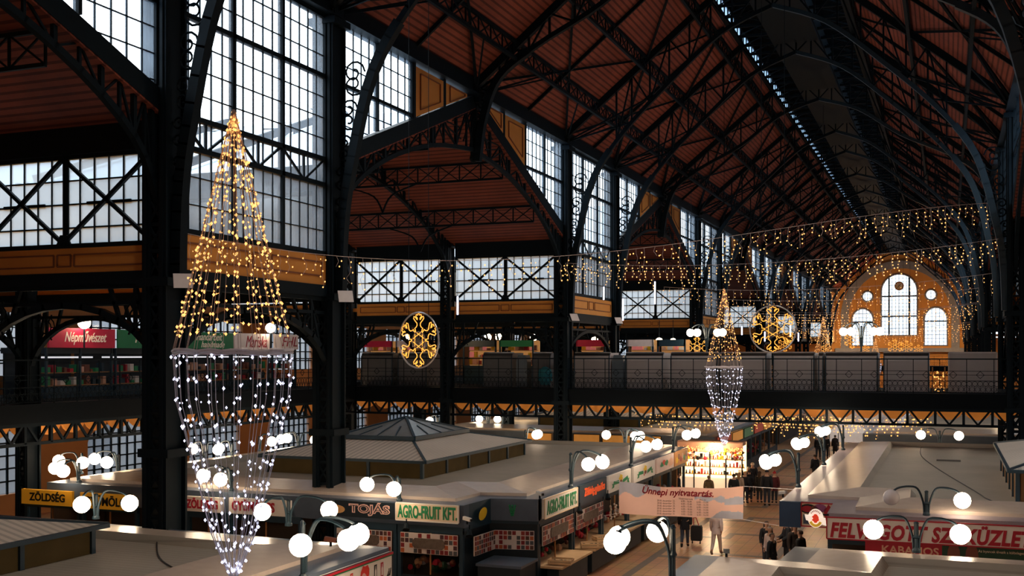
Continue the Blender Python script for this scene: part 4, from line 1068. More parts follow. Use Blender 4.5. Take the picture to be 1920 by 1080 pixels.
# front row facing the viewer
stall((fx(40), YF+.05), (fx(143), YF+.05), 'stall under the yellow sign reading ZÖLDSÉG', False, False, 2)
stall((fx(147), YF+.05), (fx(252), YF+.05), 'stall under the yellow sign reading GYÜMÖLCS', False, False, 3)
stall((fx(345), YF+.05), (fx(424), YF+.05), 'stall under the white sign with red ZÖLDSÉG', False, False, 4)
stall((fx(426), YF+.05), (fx(560), YF+.05), 'stall under the white sign with red GYÜMÖLCS', False, False, 5)
stall((fx(622), YF+.05), (-16.02, YF+.05), 'stall with food tiles under the dark TOJÁS sign', True, False, 6)
stall((-15.98, YF+.05), (-13.75, YF+.05), 'stall with food tiles under the cream sign with green capitals', True, False, 7)
nm = ['stall with food tiles under the narrow green capitals by the aisle', 'stall with food tiles under the orange lettered dark sign', 'open stall hung with garlic behind the near end of the banner', 'stall under the farther ribbon and wheat sign', 'stall under the leaf picture sign', 'last stall of the left block under the orange picture sign']
for i, (y0, y1) in enumerate(((33.0, 36.4), (36.5, 39.9), (40.0, 43.5), (43.6, 47.4), (47.5, 50.9), (51, 54))):
    stall((AX-.05, y0), (AX-.05, y1), nm[i], i < 2, True, 20+i)
stall((-3.25, 33.15), (2.9, 33.37), 'meat stall under the long white sign with red brush letters', False, True, 31)
# notched corner of the left block
nc = thing('corner_stall', (-13.6, 31.0, 0), 'notched dark blue corner stall with lemon and grape pictures and small food tiles', 'market stall')
mb = MB(); mb.prism([(-13.72, 30.66, 2.3), (-13.6, 32.5, 2.3), (-12.1, 32.8, 2.3), (-12.1, 33.0, 2.3), (-13.8, 32.7, 2.3), (-13.8, 30.66, 2.3)], (0, 0, .8)); mb.build('fascia', TEAL, nc)
mb = MB(); mb.prism([(-13.8, 30.7, 0), (-13.68, 32.55, 0), (-12.15, 32.85, 0), (-12.15, 33.0, 0), (-13.9, 32.75, 0), (-13.9, 30.7, 0)], (0, 0, 2.3)); mb.build('wall', TEALD, nc)
def cpl(u, z, c=.03):                                          # point on the side face of the notch
    a = V((-13.66, 30.7, 0)); b = V((-13.55, 32.5, 0)); return a.lerp(b, u)+V((c, 0, z))
def cpf(u, z, c=.03):
    a = V((-13.6, 32.5, 0)); b = V((-12.1, 32.8, 0)); return a.lerp(b, u)+V((.2*c, -c, z))
mb = MB(); mb.poly([cpl(.52+.16*math.cos(i*.4), 2.72+.19*math.sin(i*.4)+.05*math.cos(i*.4), .08) for i in range(16)]); mb.build('lemon_picture', LEMON, nc)
mb = MB()
for i in range(18):
    r0 = random.Random(i); row = i % 6; mb.ball(cpf(.45+.06*(i // 6-1)*(1-row/7), 2.88-.06*row, .04), .035, 6, 4)
mb.build('grape_picture', GREEN, nc)
tilepanel(nc, cpl(.15, 0), cpl(.95, 0), 1.5, 2.1, False, 41); tilepanel(nc, cpf(.08, 0), cpf(.92, 0), 1.5, 2.1, False, 42)
mb = MB(); mb.box((-13.5, 31.0, 1.2), (-12.0, 32.5, 1.28)); mb.build('ledge', CAP, nc); mb = MB(); mb.box((-13.45, 31.05, 0), (-12.05, 31.12, 1.2)); mb.box((-12.12, 31.1, 0), (-12.05, 32.4, 1.2)); mb.build('ledge_panel', TEALD, nc)
# ---------------------------------------------------------------- globe lamps
def lamp(loc, label, arms, h=1.2, apex=1.25, zend=1.05, zg=.88, gr=.23, off=(), group=None, polebase=0.0):
    x, y, z = loc; t = thing('globe_lamp', (x, y, z-polebase), label, 'lamp', group)
    mb = MB(); mb.lathe([(.10, -polebase), (.10, .06-polebase), (.055, .12-polebase), (.05, h*.45), (.085, h*.5), (.055, h*.56), (.05, h*.93), (.065, h*.95), (.03, h)], (x, y, z), 8); mb.build('pole', IRONB, t)
    for i, (adeg, L) in enumerate(arms):
        a = math.radians(adeg); d = V((math.cos(a), math.sin(a), 0)); b = V((x, y, z))
        Q = lambda r, zz: b+d*r+V((0, 0, zz))
        mb = MB(); mb.tube(bez([Q(.06, h*.12), Q(.09, h*.55), Q(.25*L, apex*.93), Q(.5*L, apex), Q(.78*L, apex*.94), Q(L*.93, zend+.02)], 4), .032, 6); mb.build('arm', IRONB, t)
        mb = MB(); e = Q(L*.93, zend+.03); g = Q(L, zg); ax = (g-e).normalized()
        mb.tube([e, e+ax*.05, g-ax*gr*.86], [.05, .10, .11], 8); mb.build('globe_holder', IRON, t)
        mb = MB(); mb.ball(g, gr, 16, 10); mb.build('globe', GLOBEOFF if i in off else GLOBE, t, True)
    return t
A3 = dict(h=1.2, apex=1.26, zend=1.08, zg=.88)
B2 = dict(h=.72, apex=.82, zend=.66, zg=.48)
LFT = [(-60, 1.05), (0, 1.08), (38, 1.15)]; RGT = [(120, 1.15), (180, 1.12), (212, 1.2)]
lamp(gz(568, 1086, 3.06), 'globe lamp at the bottom left on the nearest stall roof edge, by the drinks sign', LFT, **A3)
lamp(gz(1262, 1096, 3.1), 'globe lamp in front of the hanging banner, at the bottom centre', RGT, **A3)
lamp(gz(1070, 914, 3.13), 'globe lamp on the left aisle edge nearest the notched corner', [(-35, 1.0), (15, 1.1), (38, 1.15)], **A3)
lamp(gz(1183, 874, 3.13), 'globe lamp on the left aisle edge above the ribbon and wheat signs', [(-40, 1.05), (30, 1.1)], **A3)
lamp(gz(1262, 848, 3.1), 'globe lamp on the left aisle edge above the leaf picture sign', [(-40, 1.05), (30, 1.1)], **A3)
lamp(gz(1497, 914, 3.13), 'globe lamp on the right aisle edge nearest the red lettered sign', [(150, 1.0), (183, 1.1), (215, 1.2)], **A3)
lamp(gz(1545, 872, 3.13), 'second globe lamp along the right aisle edge', [(150, 1.0), (183, 1.1), (215, 1.2)], **A3)
lamp(gz(1581, 844, 3.13), 'third globe lamp along the right aisle edge', [(150, 1.0), (183, 1.1), (215, 1.2)], **A3)
lamp(gz(1718, 1036, 3.1), 'two-armed globe lamp standing before the red lettered sign, both globes lit', [(180, .95), (0, .95)], **B2)
lamp(gz(1737, 967, 3.1), 'two-armed globe lamp above the red lettered sign, one globe unlit', [(180, .95), (0, .95)], off=(0,), **B2)
lamp(gz(749, 940, 3.12), 'globe lamp between the TOJÁS sign and the cream sign', [(180, 1.15), (-75, .8)], **B2)
lamp(gz(434, 921, 3.1), 'globe lamp behind the tall light cone on the red and white signs', [(180, 1.15), (-80, .8)], **B2)
lamp(gz(148, 905, 3.1), 'globe lamp over the yellow ZÖLDSÉG sign', [(180, 1.1), (-95, .7)], **B2)
lamp(gz(541, 986, 3.1), 'globe lamp on the near roof edge between cone tip and TOJÁS sign', [(5, 1.2), (-105, .9)], **B2)
lamp(gz(180, 973, 3.1), 'globe lamp on the near roof edge in front of the yellow GYÜMÖLCS sign', [(5, 1.1), (-85, .6)], **B2)
lamp(gz(221, 886, 3.1), 'globe lamp before the arched ground floor window, right one', [(-75, .9), (175, 1.25)], **B2)
lamp(gz(152, 889, 3.1), 'globe lamp before the arched ground floor window, left one', [(-40, .5), (180, 1.1)], **B2)
lamp(gz(383, 864, 3.1), 'globe lamp behind the cone, left one of the row on the far roof edge', [(170, .7), (20, .6)], **B2)
lamp(gz(436, 862, 3.1), 'globe lamp behind the middle of the cone on the far roof edge', [(180, .7)], **B2)
lamp(gz(486, 846, 3.1), 'globe lamp just right of the cone seen past its strands', [(0, .7)], **B2)
lamp(gz(560, 843, 3.1), 'globe lamp between the cone and the big roof lantern', [(180, 1.0), (150, 1.2), (0, .9)], **B2)
lamp(gz(822, 804, 3.13), 'globe lamp just behind the pyramid of the big roof lantern', [(180, .6), (0, .6)], **B2)
lamp(gz(915, 800, 3.1), 'globe lamp above the far end of the big roof lantern', [(180, .6), (20, .6)], **B2)
lamp(gz(985, 832, 3.1), 'globe lamp left of the third nave column base', [(0, .6), (40, .7)], **B2)
lamp(gz(1172, 834, 3.1), 'globe lamp right of the third nave column base', [(180, 1.0), (0, .8), (-30, .7)], **B2)
lamp(gz(1762, 834, 3.13), 'two-armed globe lamp at the far edge of the right roof', [(180, .9), (0, .9)], **B2)
for u, l in ((1325, 'left globe lamp on the footbridge, near the small snowflake'), (1615, 'right globe lamp on the footbridge in front of the end wall')):
    p = gy(u, 650, 63.5); lamp((p[0], p[1], 8.0), l, [(180, .95), (200, .55), (0, .62), (-12, .98)], h=1.3, apex=1.45, zend=1.2, zg=.98, polebase=2.16)
for u, v, l, Xp in ((158, 605, 'round globe light above the red gallery shop sign', X(-1, O3+2.6)), (507, 615, 'round globe light above the white gallery shop signs', X(-1, O3+2.6))):
    p = gx(u, v, Xp); t = thing('gallery_globe', p, l, 'lamp'); mb = MB(); mb.ball(p, .27, 16, 10); mb.build('globe', GLOBE, t, True); mb = MB(); mb.cyl((p[0], p[1], p[2]-.25), (p[0], p[1], 8.0), .04, 6); mb.build('stem', IRONB, t)
for i, (u, v) in enumerate(((762, 633), (780, 634), (915, 632), (934, 631), (1000, 633), (1065, 634), (1115, 638), (1236, 640), (1262, 641))):
    p = gy(u, v, 68.5); t = thing('gallery_globe', p, '%s globe light of the row glowing through the arches behind the footbridge, from the left' % ORD[i], 'lamp')
    mb = MB(); mb.ball(p, .23, 12, 8); mb.build('globe', GLOBE, t, True); mb = MB(); mb.cyl(p, (p[0], p[1], 9.9), .02, 4); mb.build('cord', IRON, t)
# ---------------------------------------------------------------- Christmas lights
def light_cone(loc, label, zt, zr, zb, nstr=28, rad=.705, far=False):
    x, y, _ = loc; t = thing('light_cone', loc, label, 'light cone'); rr = random.Random(5)
    mb = MB()
    pts = [(x+rad*math.cos(2*math.pi*i/28), y+rad*math.sin(2*math.pi*i/28), zr+rr.uniform(-.015, .015)) for i in range(28)]
    mb.tube(pts, .02, 6, True); mb.tube([(p[0], p[1], p[2]-.035) for p in pts], .013, 5, True)
    for i in range(9):
        a = rr.uniform(0, 6.28); mb.ball((x+rad*math.cos(a), y+rad*math.sin(a), zr+.01), .045, 6, 4, (1.6, 1.6, .45))
    mb.build('ring', WIREP, t)
    br = .022 if not far else .027
    for i in range(nstr):
        a = 2*math.pi*i/nstr+rr.uniform(-.06, .06); c, s = math.cos(a), math.sin(a)
        mb = MB(); mb.tube([(x+.015*c, y+.015*s, zt), (x+rad*c, y+rad*s, zr)], .0042, 4); st = mb.build('warm_strand', WIRE, t)
        mb = MB(); n = 20 if not far else 13
        for k in range(n):
            f = ((k+rr.uniform(.1, .9))/n)**.85; r = rad*f+rr.uniform(-.02, .035); z = zt+(zr-zt)*f
            if f > .94: continue
            tw = a+rr.uniform(-.06, .06); p = V((x+r*math.cos(tw), y+r*math.sin(tw), z)); mb.bulb(p, br*rr.choice([.5, .7, .9, 1]))
            mb.bar(p, (x+rad*f*c, y+rad*f*s, z+.01), .004)
        b = mb.build('bulbs', WARM if not far else WARMF, st); b['kind'] = 'stuff'
        prof = [(0, 1), (.22, .95), (.345, .82), (.58, .59), (.81, .37), (1, .07)]
        def rf(f):
            for (f0, r0), (f1, r1) in zip(prof, prof[1:]):
                if f <= f1: return rad*(r0+(r1-r0)*(f-f0)/(f1-f0))
            return rad*.07
        mb = MB(); mb.tube([(x+rf(f)*c, y+rf(f)*s, zr+(zb-zr)*f) for f, _ in prof], .0042, 4); st = mb.build('white_strand', WIREP, t)
        mb = MB(); n = 11
        for k in range(n):
            f = (k+rr.uniform(.2, .8))/n; tw = a+rr.uniform(-.05, .05); r = rf(f)+rr.uniform(-.02, .03); z = zr+(zb-zr)*f
            p = V((x+r*math.cos(tw), y+r*math.sin(tw), z)); mb.bulb(p, br*rr.choice([.55, .8, 1, 1]))
        b = mb.build('bulbs', COOL, st); b['kind'] = 'stuff'
    mb = MB(); mb.cyl((x, y, zt), (x, y, 25.3), .008, 4); mb.build('hanging_wire', IRON, t)
    return t
light_cone((-8.02, 11.1, 5), 'nearest tall hanging light cone, warm above its ring and white below', 10.66, 7.75, 5.02)
c2 = light_cone((-8.2, 43.4, 5), 'second light cone, hanging over the aisle above the banner', 10.33, 7.22, 4.12, 22, .705, True)
copy_tree(c2, (-8.2, 80.5, 5.1), 'third light cone, just right of the big ringed snowflake'); copy_tree(c2, (-8.2, 141, 4.4), 'farthest light cone, in front of the tall end window')
def snowflake(c, yaw, r, label, ring=True, tilt=0.0):
    t = thing('snowflake_light', c, label, 'snowflake'); c = V(c); ax = V((math.cos(yaw), math.sin(yaw), 0)); up = V((math.sin(tilt)*-math.sin(yaw)*0, 0, 1))
    half = [(0, 1.0), (.06, .90), (.11, .93), (.15, .87), (.07, .80), (.07, .74), (.17, .84), (.24, .86), (.26, .79), (.18, .70), (.09, .62), (.08, .54), (.13, .47), (.20, .43), (.16, .36), (.19, .33)]
    path = []
    for k in range(6):
        b = math.pi/2+k*math.pi/3
        for sg, lst in ((1, half[::-1]), (-1, half[1:])):
            for (w, l) in lst:
                w *= sg; path.append(c+ax*(r*(l*math.cos(b)-w*math.sin(b)))+up*(r*(l*math.sin(b)+w*math.cos(b))))
    mb = MB(); mb.tube(path, .0145*max(1, r), 5, True); mb.build('rope_light', ROPE, t)
    nrm = ax.cross(up)
    if ring:
        mb = MB(); mb.tube([c+ax*(r*1.0*math.cos(2*math.pi*i/40))+up*(r*1.0*math.sin(2*math.pi*i/40)) for i in range(40)], .024, 6, True); mb.build('outer_ring', GREYT, t)
    mb = MB(); rr = random.Random(3); mb.tube([c+ax*(r*.31*math.cos(2*math.pi*i/20))+up*(r*.31*math.sin(2*math.pi*i/20)) for i in range(20)], .02, 5, True)
    for i in range(46 if ring else 14):
        a, b = rr.uniform(0, 6.28), rr.uniform(0, 6.28); mb.bar(c+ax*(r*.3*math.cos(a))+up*(r*.3*math.sin(a)), c+ax*(r*.3*math.cos(b))+up*(r*.3*math.sin(b)), .012)
    mb.build('hub', mat('dull hub wire', (.20, .17, .13), .4), t)
    mb = MB()
    for q in (-.5, .5): mb.cyl(c+ax*(r*q)+up*(r*.86), c+ax*(r*q)+up*(14 if ring else 10), .01, 4)
    mb.build('hanging_wire', IRON, t)
    return t
def at_d(u, v, d): l = (u-960)*d/FPX; return (l*CT-d*ST, l*ST+d*CT, HC+(665-v)*d/FPX)
snowflake(at_d(785, 638, 31.7), TH-math.radians(40), .80, 'ringed amber snowflake light hanging left of centre before the footbridge')
snowflake(at_d(1449, 617, 37.4), TH-math.radians(30), .80, 'big ringed amber snowflake light right of the second light cone')
for u, v, r, l in ((1307, 653, 22, 'unringed snowflake light under the left footbridge lamp'), (1472, 646, 14, 'small snowflake light partly behind the big ringed one'), (1549, 655, 10, 'small snowflake light beside the third light cone'),
        (1598, 638, 16, 'small snowflake light left of the right footbridge lamp post'), (1622, 655, 9, 'tiny snowflake light at the right footbridge lamp post'), (1678, 650, 14, 'larger snowflake light below the tall end window'), (1700, 650, 12, 'snowflake light right beside the larger one below the tall end window'), (1722, 655, 9, 'rightmost tiny snowflake light below the end wall windows')):
    snowflake(at_d(u, v, .72*FPX/r), .15, .72, l, False)
def garland(p, q, sag, label, step=.33, lo=.25, hi=.95, br=.028, far=False, seed=1, pw=1.0, skew=1):
    p = V(p); q = V(q); t = thing('icicle_garland', p, label, 'light garland'); rr = random.Random(seed); L = (q-p).length; n = int(L/step)
    pos = lambda f: p.lerp(q, f)-V((0, 0, sag*4*f*(1-f)*(skew-(skew-1)*2.2*f if skew != 1 else 1)))
    mb = MB(); mb.tube([pos(i/40) for i in range(41)], .008 if not far else .012, 4); mb.build('wire', WIRE, t)
    md = MB(); ml = MB(); d = (q-p).normalized()
    for i in range(n+1):
        f = (i+rr.uniform(-.2, .2))/n; f = min(1, max(0, f)); h = rr.uniform(lo, hi)*(1 if i % 3 else 1.2); c = pos(f); pts = [c]; z = 0
        while z < h:
            z += .15*pw; w = rr.uniform(-.05, .05); pts.append(c+V((0, 0, -z))+d*w*1.5)
            ml.bulb(pts[-1]+d*rr.uniform(-.11, .11), br*rr.choice([.7, 1, 1]))
        md.tube(pts, .006 if not far else .009, 3)
    o = md.build('drops', WIRE, t); o['kind'] = 'stuff'; o = ml.build('bulbs', WARMF if far else WARM, t); o['kind'] = 'stuff'
garland((-18.9, 23.75, 10.95), (1.35, 44.2, 13.3), 1.1, 'nearest icicle light garland, sagging from the foremost left column to the right bracket', .33, .2, .75, .026, seed=3, skew=1.75)
garland((-19.0, 55.7, 12.6), (2.2, 56.0, 13.1), .55, 'second icicle light garland stretched straight across the nave above the footbridge', .36, .4, 1.15, .036, seed=4)
for i, (y, z) in enumerate(((78, 12.6), (90, 12.4), (99, 11.6), (111, 12.2), (123, 12), (133, 11), (150, 11.4), (166, 10.6))):
    garland((X(-1, 10.9), y, z), (X(1, 10.9), y, z+.4), .6, '%s icicle light garland across the nave, counted away from the camera' % ORD[i+2], .5, .3, 1.1, .036 if i < 3 else .048, True, 10+i, 1.7)
garland((-11.5, 72, 4.0), (-5, 72, 4.0), .1, 'fairy light garland over the aisle behind the low ones under the footbridge', .2, .2, .9, .045, True, 33, 1.2)
garland((-18, 66.2, 4.25), (-12, 66.2, 4.25), .15, 'low fairy light garland under the footbridge, left of the aisle', .16, .2, .9, .045, True, 31, 1.2)
garland((-11, 66.2, 4.25), (-1, 66.2, 4.25), .15, 'low fairy light garland under the footbridge, over the aisle and right stalls', .16, .2, 1.0, .045, True, 32, 1.2)
# ---------------------------------------------------------------- footbridge stalls
def gstall(u0, u1, label, Y=58.0, ztop=7.80, dark=False, framed=False):
    x0 = gy(u0, 700, Y)[0]; x1 = gy(u1, 700, Y)[0]; t = thing('bridge_stall', (x0, Y, 5.84), label, 'stall')
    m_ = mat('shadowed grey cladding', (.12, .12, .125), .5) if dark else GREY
    prof = [(Y, 5.84), (Y, ztop-.42), (Y+.04, ztop-.2), (Y+.16, ztop-.06), (Y+.35, ztop), (Y+1.8, ztop), (Y+1.8, 5.84)]
    if framed: prof = [(Y, 5.84), (Y, ztop), (Y+1.8, ztop), (Y+1.8, 5.84)]
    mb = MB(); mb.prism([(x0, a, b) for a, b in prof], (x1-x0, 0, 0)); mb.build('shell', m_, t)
    mb = MB()
    if not framed:
        mb.box((x0, Y+.2, ztop-.02), (x1, Y+.3, ztop+.05)); mb.build('roof_edge', GREYT, t)
        mb = MB(); mb.box((x0+.02, Y+.06, ztop-.16), (x1-.02, Y+.1, ztop-.02)); mb.build('dark_band', BLACK, t)
        for xa in (x0, x1-.06):
            mb = MB(); mb.path([(xa+.03, a-.012, b) for a, b in prof[:5]], .06, .03); mb.build('edge_strip', TEAL, t)
    else:
        for a, b in (((x0, Y-.02, ztop), (x1, Y-.02, ztop)), ((x0, Y-.02, 5.9), (x0, Y-.02, ztop)), ((x1, Y-.02, 5.9), (x1, Y-.02, ztop))): mb.bar(a, b, .07)
        mb.build('frame', GREYT, t)
gs = [(677, 736), (746, 800), (905, 960), (998, 1032), (1076, 1143), (1172, 1243), (1257, 1346), (1350, 1437), (1449, 1527), (1547, 1646), (1656, 1742)]
for i, (u0, u1) in enumerate(gs):
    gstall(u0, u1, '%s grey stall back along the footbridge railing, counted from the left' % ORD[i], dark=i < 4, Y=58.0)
gstall(1779, 1869, 'square framed grey stall panel at the right end of the footbridge', framed=True)
gstall(1534, 1544, 'narrow pale panel between two grey footbridge stalls')
for u, v, l in ((1022, 706, 'teal jacket'),):
    p = gy(u, v, 57.5); t = thing('hanging_jacket', p, 'teal jacket hanging at the footbridge railing near the third nave column', 'jacket'); x, y, z = p
    mb = MB(); mb.tube([(x, y, z+.55), (x, y, z+.4), (x, y, z), (x, y, z-.45)], [.08, .3, .27, .3], 10); mb.build('body', mat('teal fabric', (.02, .20, .25), .7), t)
    mb = MB()
    for k in (-1, 1): mb.tube([(x+k*.24, y, z+.42), (x+k*.34, y, z+.1), (x+k*.36, y, z-.25)], [.1, .09, .07], 8)
    mb.build('sleeves', MATS['teal fabric'], t); mb = MB(); mb.cyl((x, y, z+.55), (x, y, z+.95), .015, 5); mb.build('hanger', IRONG, t)
for u, l in ((978, 'tall blue grey plastic covered goods between dark footbridge stalls'), (1158, 'bluish plastic covered goods in the gap between two footbridge stalls')):
    p = gy(u, 690, 58.2); t = thing('covered_goods', (p[0], p[1], 5.84), l, 'covered goods'); x, y = p[0], p[1]
    mb = MB(); mb.prism([(x-.33, y, 5.84), (x+.33, y, 5.84), (x+.33, y, 7.3), (x+.22, y, 7.68), (x-.22, y, 7.68), (x-.33, y, 7.3)], (0, .7, 0)); mb.build('cover', mat('bluish plastic cover', (.12, .16, .20), .25), t)
    mb = MB(); mb.bar((x-.3, y-.02, 7.4), (x+.3, y-.02, 7.4), .03); mb.build('rail', IRONG, t)
p = gy(1760, 725, 57.3); t = thing('lit_rack', (p[0], p[1], 5.84), 'narrow rack with warm glowing trinkets in the footbridge gap', 'rack'); x, y = p[0], p[1]
mb = MB()
for k in (-.28, .28): mb.box((x+k-.03, y-.03, 5.84), (x+k+.03, y+.03, 7.1))
mb.build('frame', WOOD, t); mb = MB(); rr = random.Random(2)
for k in range(40): mb.bulb((x+rr.uniform(-.25, .25), y+rr.uniform(-.1, .1), rr.uniform(5.9, 6.9)), .03)
mb.build('trinkets', WARMF, t)['kind'] = 'stuff'
# ---------------------------------------------------------------- banner across the aisle
bt = thing('hanging_banner', (-9.1, 39.9, 2.3), 'crumpled opening hours banner stretched across the aisle, salmon and pale blue', 'banner')
BW, BH = 4.62, 1.19
def bp(u, w, c=0):
    sag = .12*(4*u*(1-u)); x = -11.48+BW*u
    y = 39.9-.05*math.sin(u*9+w*3)-.03*math.sin(u*23)-c
    return V((x, y, 2.93-BH*(1-w)-sag*w+.02*math.sin(u*14)*w-.02*(1-w)*math.sin(u*5)))
mb = MB(); NU, NW = 140, 36
rr = random.Random(9)
def paleat(u, w): return (w > .55+.5*u*1.4+.1*math.sin(u*30) and u < .34) or (u > .74 and w < .30-abs(u-.9)*1.6+.05*math.sin(u*40)) or (u > .86 and .45 < w < .7-.8*abs(u-.95)) or (.62 < u < .86 and abs(w-.66+.25*(u-.7)) < .075+.04*math.sin(u*55))
for i in range(NU):
    for j in range(NW):
        u0, u1, w0, w1 = i/NU, (i+1)/NU, j/NW, (j+1)/NW
        mb.mi = 1 if paleat((u0+u1)/2, (w0+w1)/2) else 0
        mb.add([bp(u0, w0), bp(u1, w0), bp(u1, w1), bp(u0, w1)], [(0, 1, 2, 3)])
mb.build('cloth', [mat('salmon banner cloth', (.80, .46, .33), .7, noise=.06, emit=.2), PALEB], bt, True)  # cloth glows faintly: lamplight on the banner put into the material
def btext(s_, m_, u0, w0, u1, w1, name='lettering', **kw):
    m2 = MB(); text(m2, s_, (0, 0, 0), (1, 0, 0), (0, 1, 0), 1, 1, **kw)
    m2.v = [tuple(bp(u0+(u1-u0)*a, w0+(w1-w0)*b, .03)) for a, b, c in m2.v]; m2.build(name, m_, bt)
btext('Ünnepi nyitvatartás.', RED, .19, .64, .77, .99, shear=.3, bold=.02)
btext('Vásárcsarnok', BROWN, .49, .585, .61, .65); btext('ÁCSI', BROWN, .66, .585, .71, .65)
dates = ['2018. december 22.', '2018. december 23.', '2018. december 24.', '2018. december 29.', '2018. december 30.', '2018. december 31.']
h1 = ['6.00 - 16.00', '6.00 - 15.00', '6.00 - 13.00', '6.00 - 18.00', '6.00 - 15.00', '6.00 - 15.00']; h2 = ['6.00 - 15.00', '7.00 - 16.30', '6.00 - 14.00', '7.00 - 15.00', '6.00 - 16.00', '6.00 - 16.00']
for k in range(6):
    w = .50-.088*k; btext(dates[k], BROWN, .315, w, .46, w+.06); btext(h1[k], BROWN, .51, w, .60, w+.06); btext(h2[k], BROWN, .64, w, .73, w+.06)
mb = MB()
mb.cyl(bp(0, 1), (-12.1, 39.95, 2.95), .008, 4); mb.cyl(bp(0, 0), (-12.1, 39.95, 1.6), .008, 4); mb.cyl(bp(1, 1), (-4.9, 40.0, 2.9), .008, 4); mb.cyl(bp(1, 0), (-4.9, 40, 1.5), .008, 4)
mb.build('guy_line', WIREP, bt)
# ---------------------------------------------------------------- bright Christmas booth at the corner beyond the banner
bo = thing('christmas_booth', (-13.8, 60.2, 0), 'brightly lit Christmas stall crammed with gingerbread and dolls beyond the banner', 'market stall')
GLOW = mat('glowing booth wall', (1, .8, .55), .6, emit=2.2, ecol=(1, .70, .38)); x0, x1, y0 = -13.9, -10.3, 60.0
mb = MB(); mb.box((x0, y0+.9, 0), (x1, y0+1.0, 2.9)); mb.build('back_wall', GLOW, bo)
mb = MB(); mb.box((x0, y0-.1, 2.75), (x1, y0+1.1, 2.95)); mb.box((x0, y0-.15, 2.4), (x1, y0-.1, 2.9)); mb.build('canopy', TAN, bo)
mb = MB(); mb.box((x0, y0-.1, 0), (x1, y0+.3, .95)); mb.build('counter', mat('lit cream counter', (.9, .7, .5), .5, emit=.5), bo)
rr = random.Random(12); mats = [RED, WHITE, LEMON, BROWN, TAN, BLACK, REDB, mat('gingerbread', (.5, .2, .07))]
for k in range(4):
    mb = MB(); mb.box((x0+.05, y0+.6, 1.05+.42*k), (x1-.05, y0+.88, 1.08+.42*k)); sh = mb.build('shelf', WOODL, bo)
    mb = MB(); x = x0+.1
    while x < x1-.15:
        mb.mi = rr.randrange(8); h = rr.uniform(.1, .3); w = rr.uniform(.06, .16)
        if rr.random() < .5: mb.tube([(x+w/2, y0+.7, 1.08+.42*k), (x+w/2, y0+.7, 1.08+.42*k+h*.7)], [w*.5, w*.25], 7); mb.ball((x+w/2, y0+.7, 1.08+.42*k+h*.85), w*.32, 6, 5)
        else: mb.box((x, y0+.65, 1.08+.42*k), (x+w, y0+.7, 1.08+.42*k+h))
        x += w+rr.uniform(.02, .08)
    g = mb.build('gifts', mats, sh); g['kind'] = 'stuff'
mb = MB()
for k in range(60):
    mb.mi = rr.randrange(8); c = (rr.uniform(x0, x1), y0-.12, rr.uniform(2.0, 2.5)); mb.ball(c, rr.uniform(.05, .12), 6, 5)
mb.build('hanging_gifts', mats, bo)['kind'] = 'stuff'
mb = MB()
for k in range(5): mb.cyl((x0+.05+k*(x1-x0-.1)/4, y0-.1, 0), (x0+.05+k*(x1-x0-.1)/4, y0-.1, 2.8), .04, 6)
mb.build('posts', IRON, bo)['label'] = 'dark slim booth posts'
mb = MB()
for k in range(150): mb.bulb((rr.uniform(x0, x1), y0-.2, 2.35+.25*abs(math.sin(k*.37))+rr.uniform(-.08, .08)), .028)
mb.build('bulbs', WARM, bo)['kind'] = 'stuff'
pl = bpy.data.lights.new('booth_light', 'POINT'); pl.energy = 260; pl.color = (1, .72, .42); pl.shadow_soft_size = .4; po = bpy.data.objects.new('booth_light', pl); po.location = (-11.8, 59.4, 2.4); COL.objects.link(po)
# dim front of stalls beyond the booth, along the aisle, and glowing fascias for lit counters under the footbridge
for i, y in enumerate((61.4, 65.4, 69.4, 73.4, 77.4, 81.4)):
    stall((-12.05, y), (-12.05, y+3.8), '%s stall past the Christmas stall on the left side of the aisle' % ORD[i], False, False, 50+i)
FRONTS = [mat('red lit fascia', (.4, .06, .03), .5, emit=.25), mat('amber lit fascia', (.7, .3, .06), .5, emit=.3), mat('green lit fascia', (.08, .2, .1), .5, emit=.1)]  # emission in the fascias stands in for light from the stalls
for i, y in enumerate((61.5, 65.5, 69.5, 73.5, 77.5)):
    sign('%s glowing fascia past the Christmas stall on the left of the aisle' % ORD[i], (-12.0, y), (-12.0, y+3.6), 3.05, 2.45, FRONTS[i % 3], frame=IRON)
for i, (u0, u1) in enumerate(((985, 1035), (1076, 1125), (1130, 1185), (1190, 1240))):
    xa = gy(u0, 820, 61.3)[0]; xb = gy(u1, 820, 61.3)[0]
    stall((xa, 61.45), (xb, 61.45), '%s warm lit stall below the footbridge behind the left roof, from the left' % ORD[i], False, False, 60+i)
    sign('%s amber lit fascia strip below the footbridge, from the left' % ORD[i], (xa, 61.35), (xb, 61.35), 3.05, 2.6, FRONTS[1], frame=IRON)
# white tent roofs far down the aisle
for u, l in ((1600, 'white pointed tent roof far down the aisle'), (1575, 'pale tent roof beside the white pointed one far down the aisle')):
    p = gy(u, 820, 86); t = thing('market_tent', (p[0], p[1], 0), l, 'tent'); x, y = p[0], p[1]; w = 1.0 if u == 1600 else .7
    mb = MB(); ap = (x, y, 2.75)
    for a, b in (((-w, -w), (w, -w)), ((w, -w), (w, w)), ((w, w), (-w, w)), ((-w, w), (-w, -w))): mb.poly([(x+a[0], y+a[1], 1.9), (x+b[0], y+b[1], 1.9), ap]); mb.poly([(x+a[0], y+a[1], 1.2), (x+b[0], y+b[1], 1.2), (x+b[0], y+b[1], 1.9), (x+a[0], y+a[1], 1.9)])
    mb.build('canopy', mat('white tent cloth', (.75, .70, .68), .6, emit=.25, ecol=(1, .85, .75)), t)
    for a in (-w, w):
        mb = MB(); mb.cyl((x+a, y-w, 0), (x+a, y-w, 1.9), .03, 6); mb.build('tent_leg', IRONG, t)
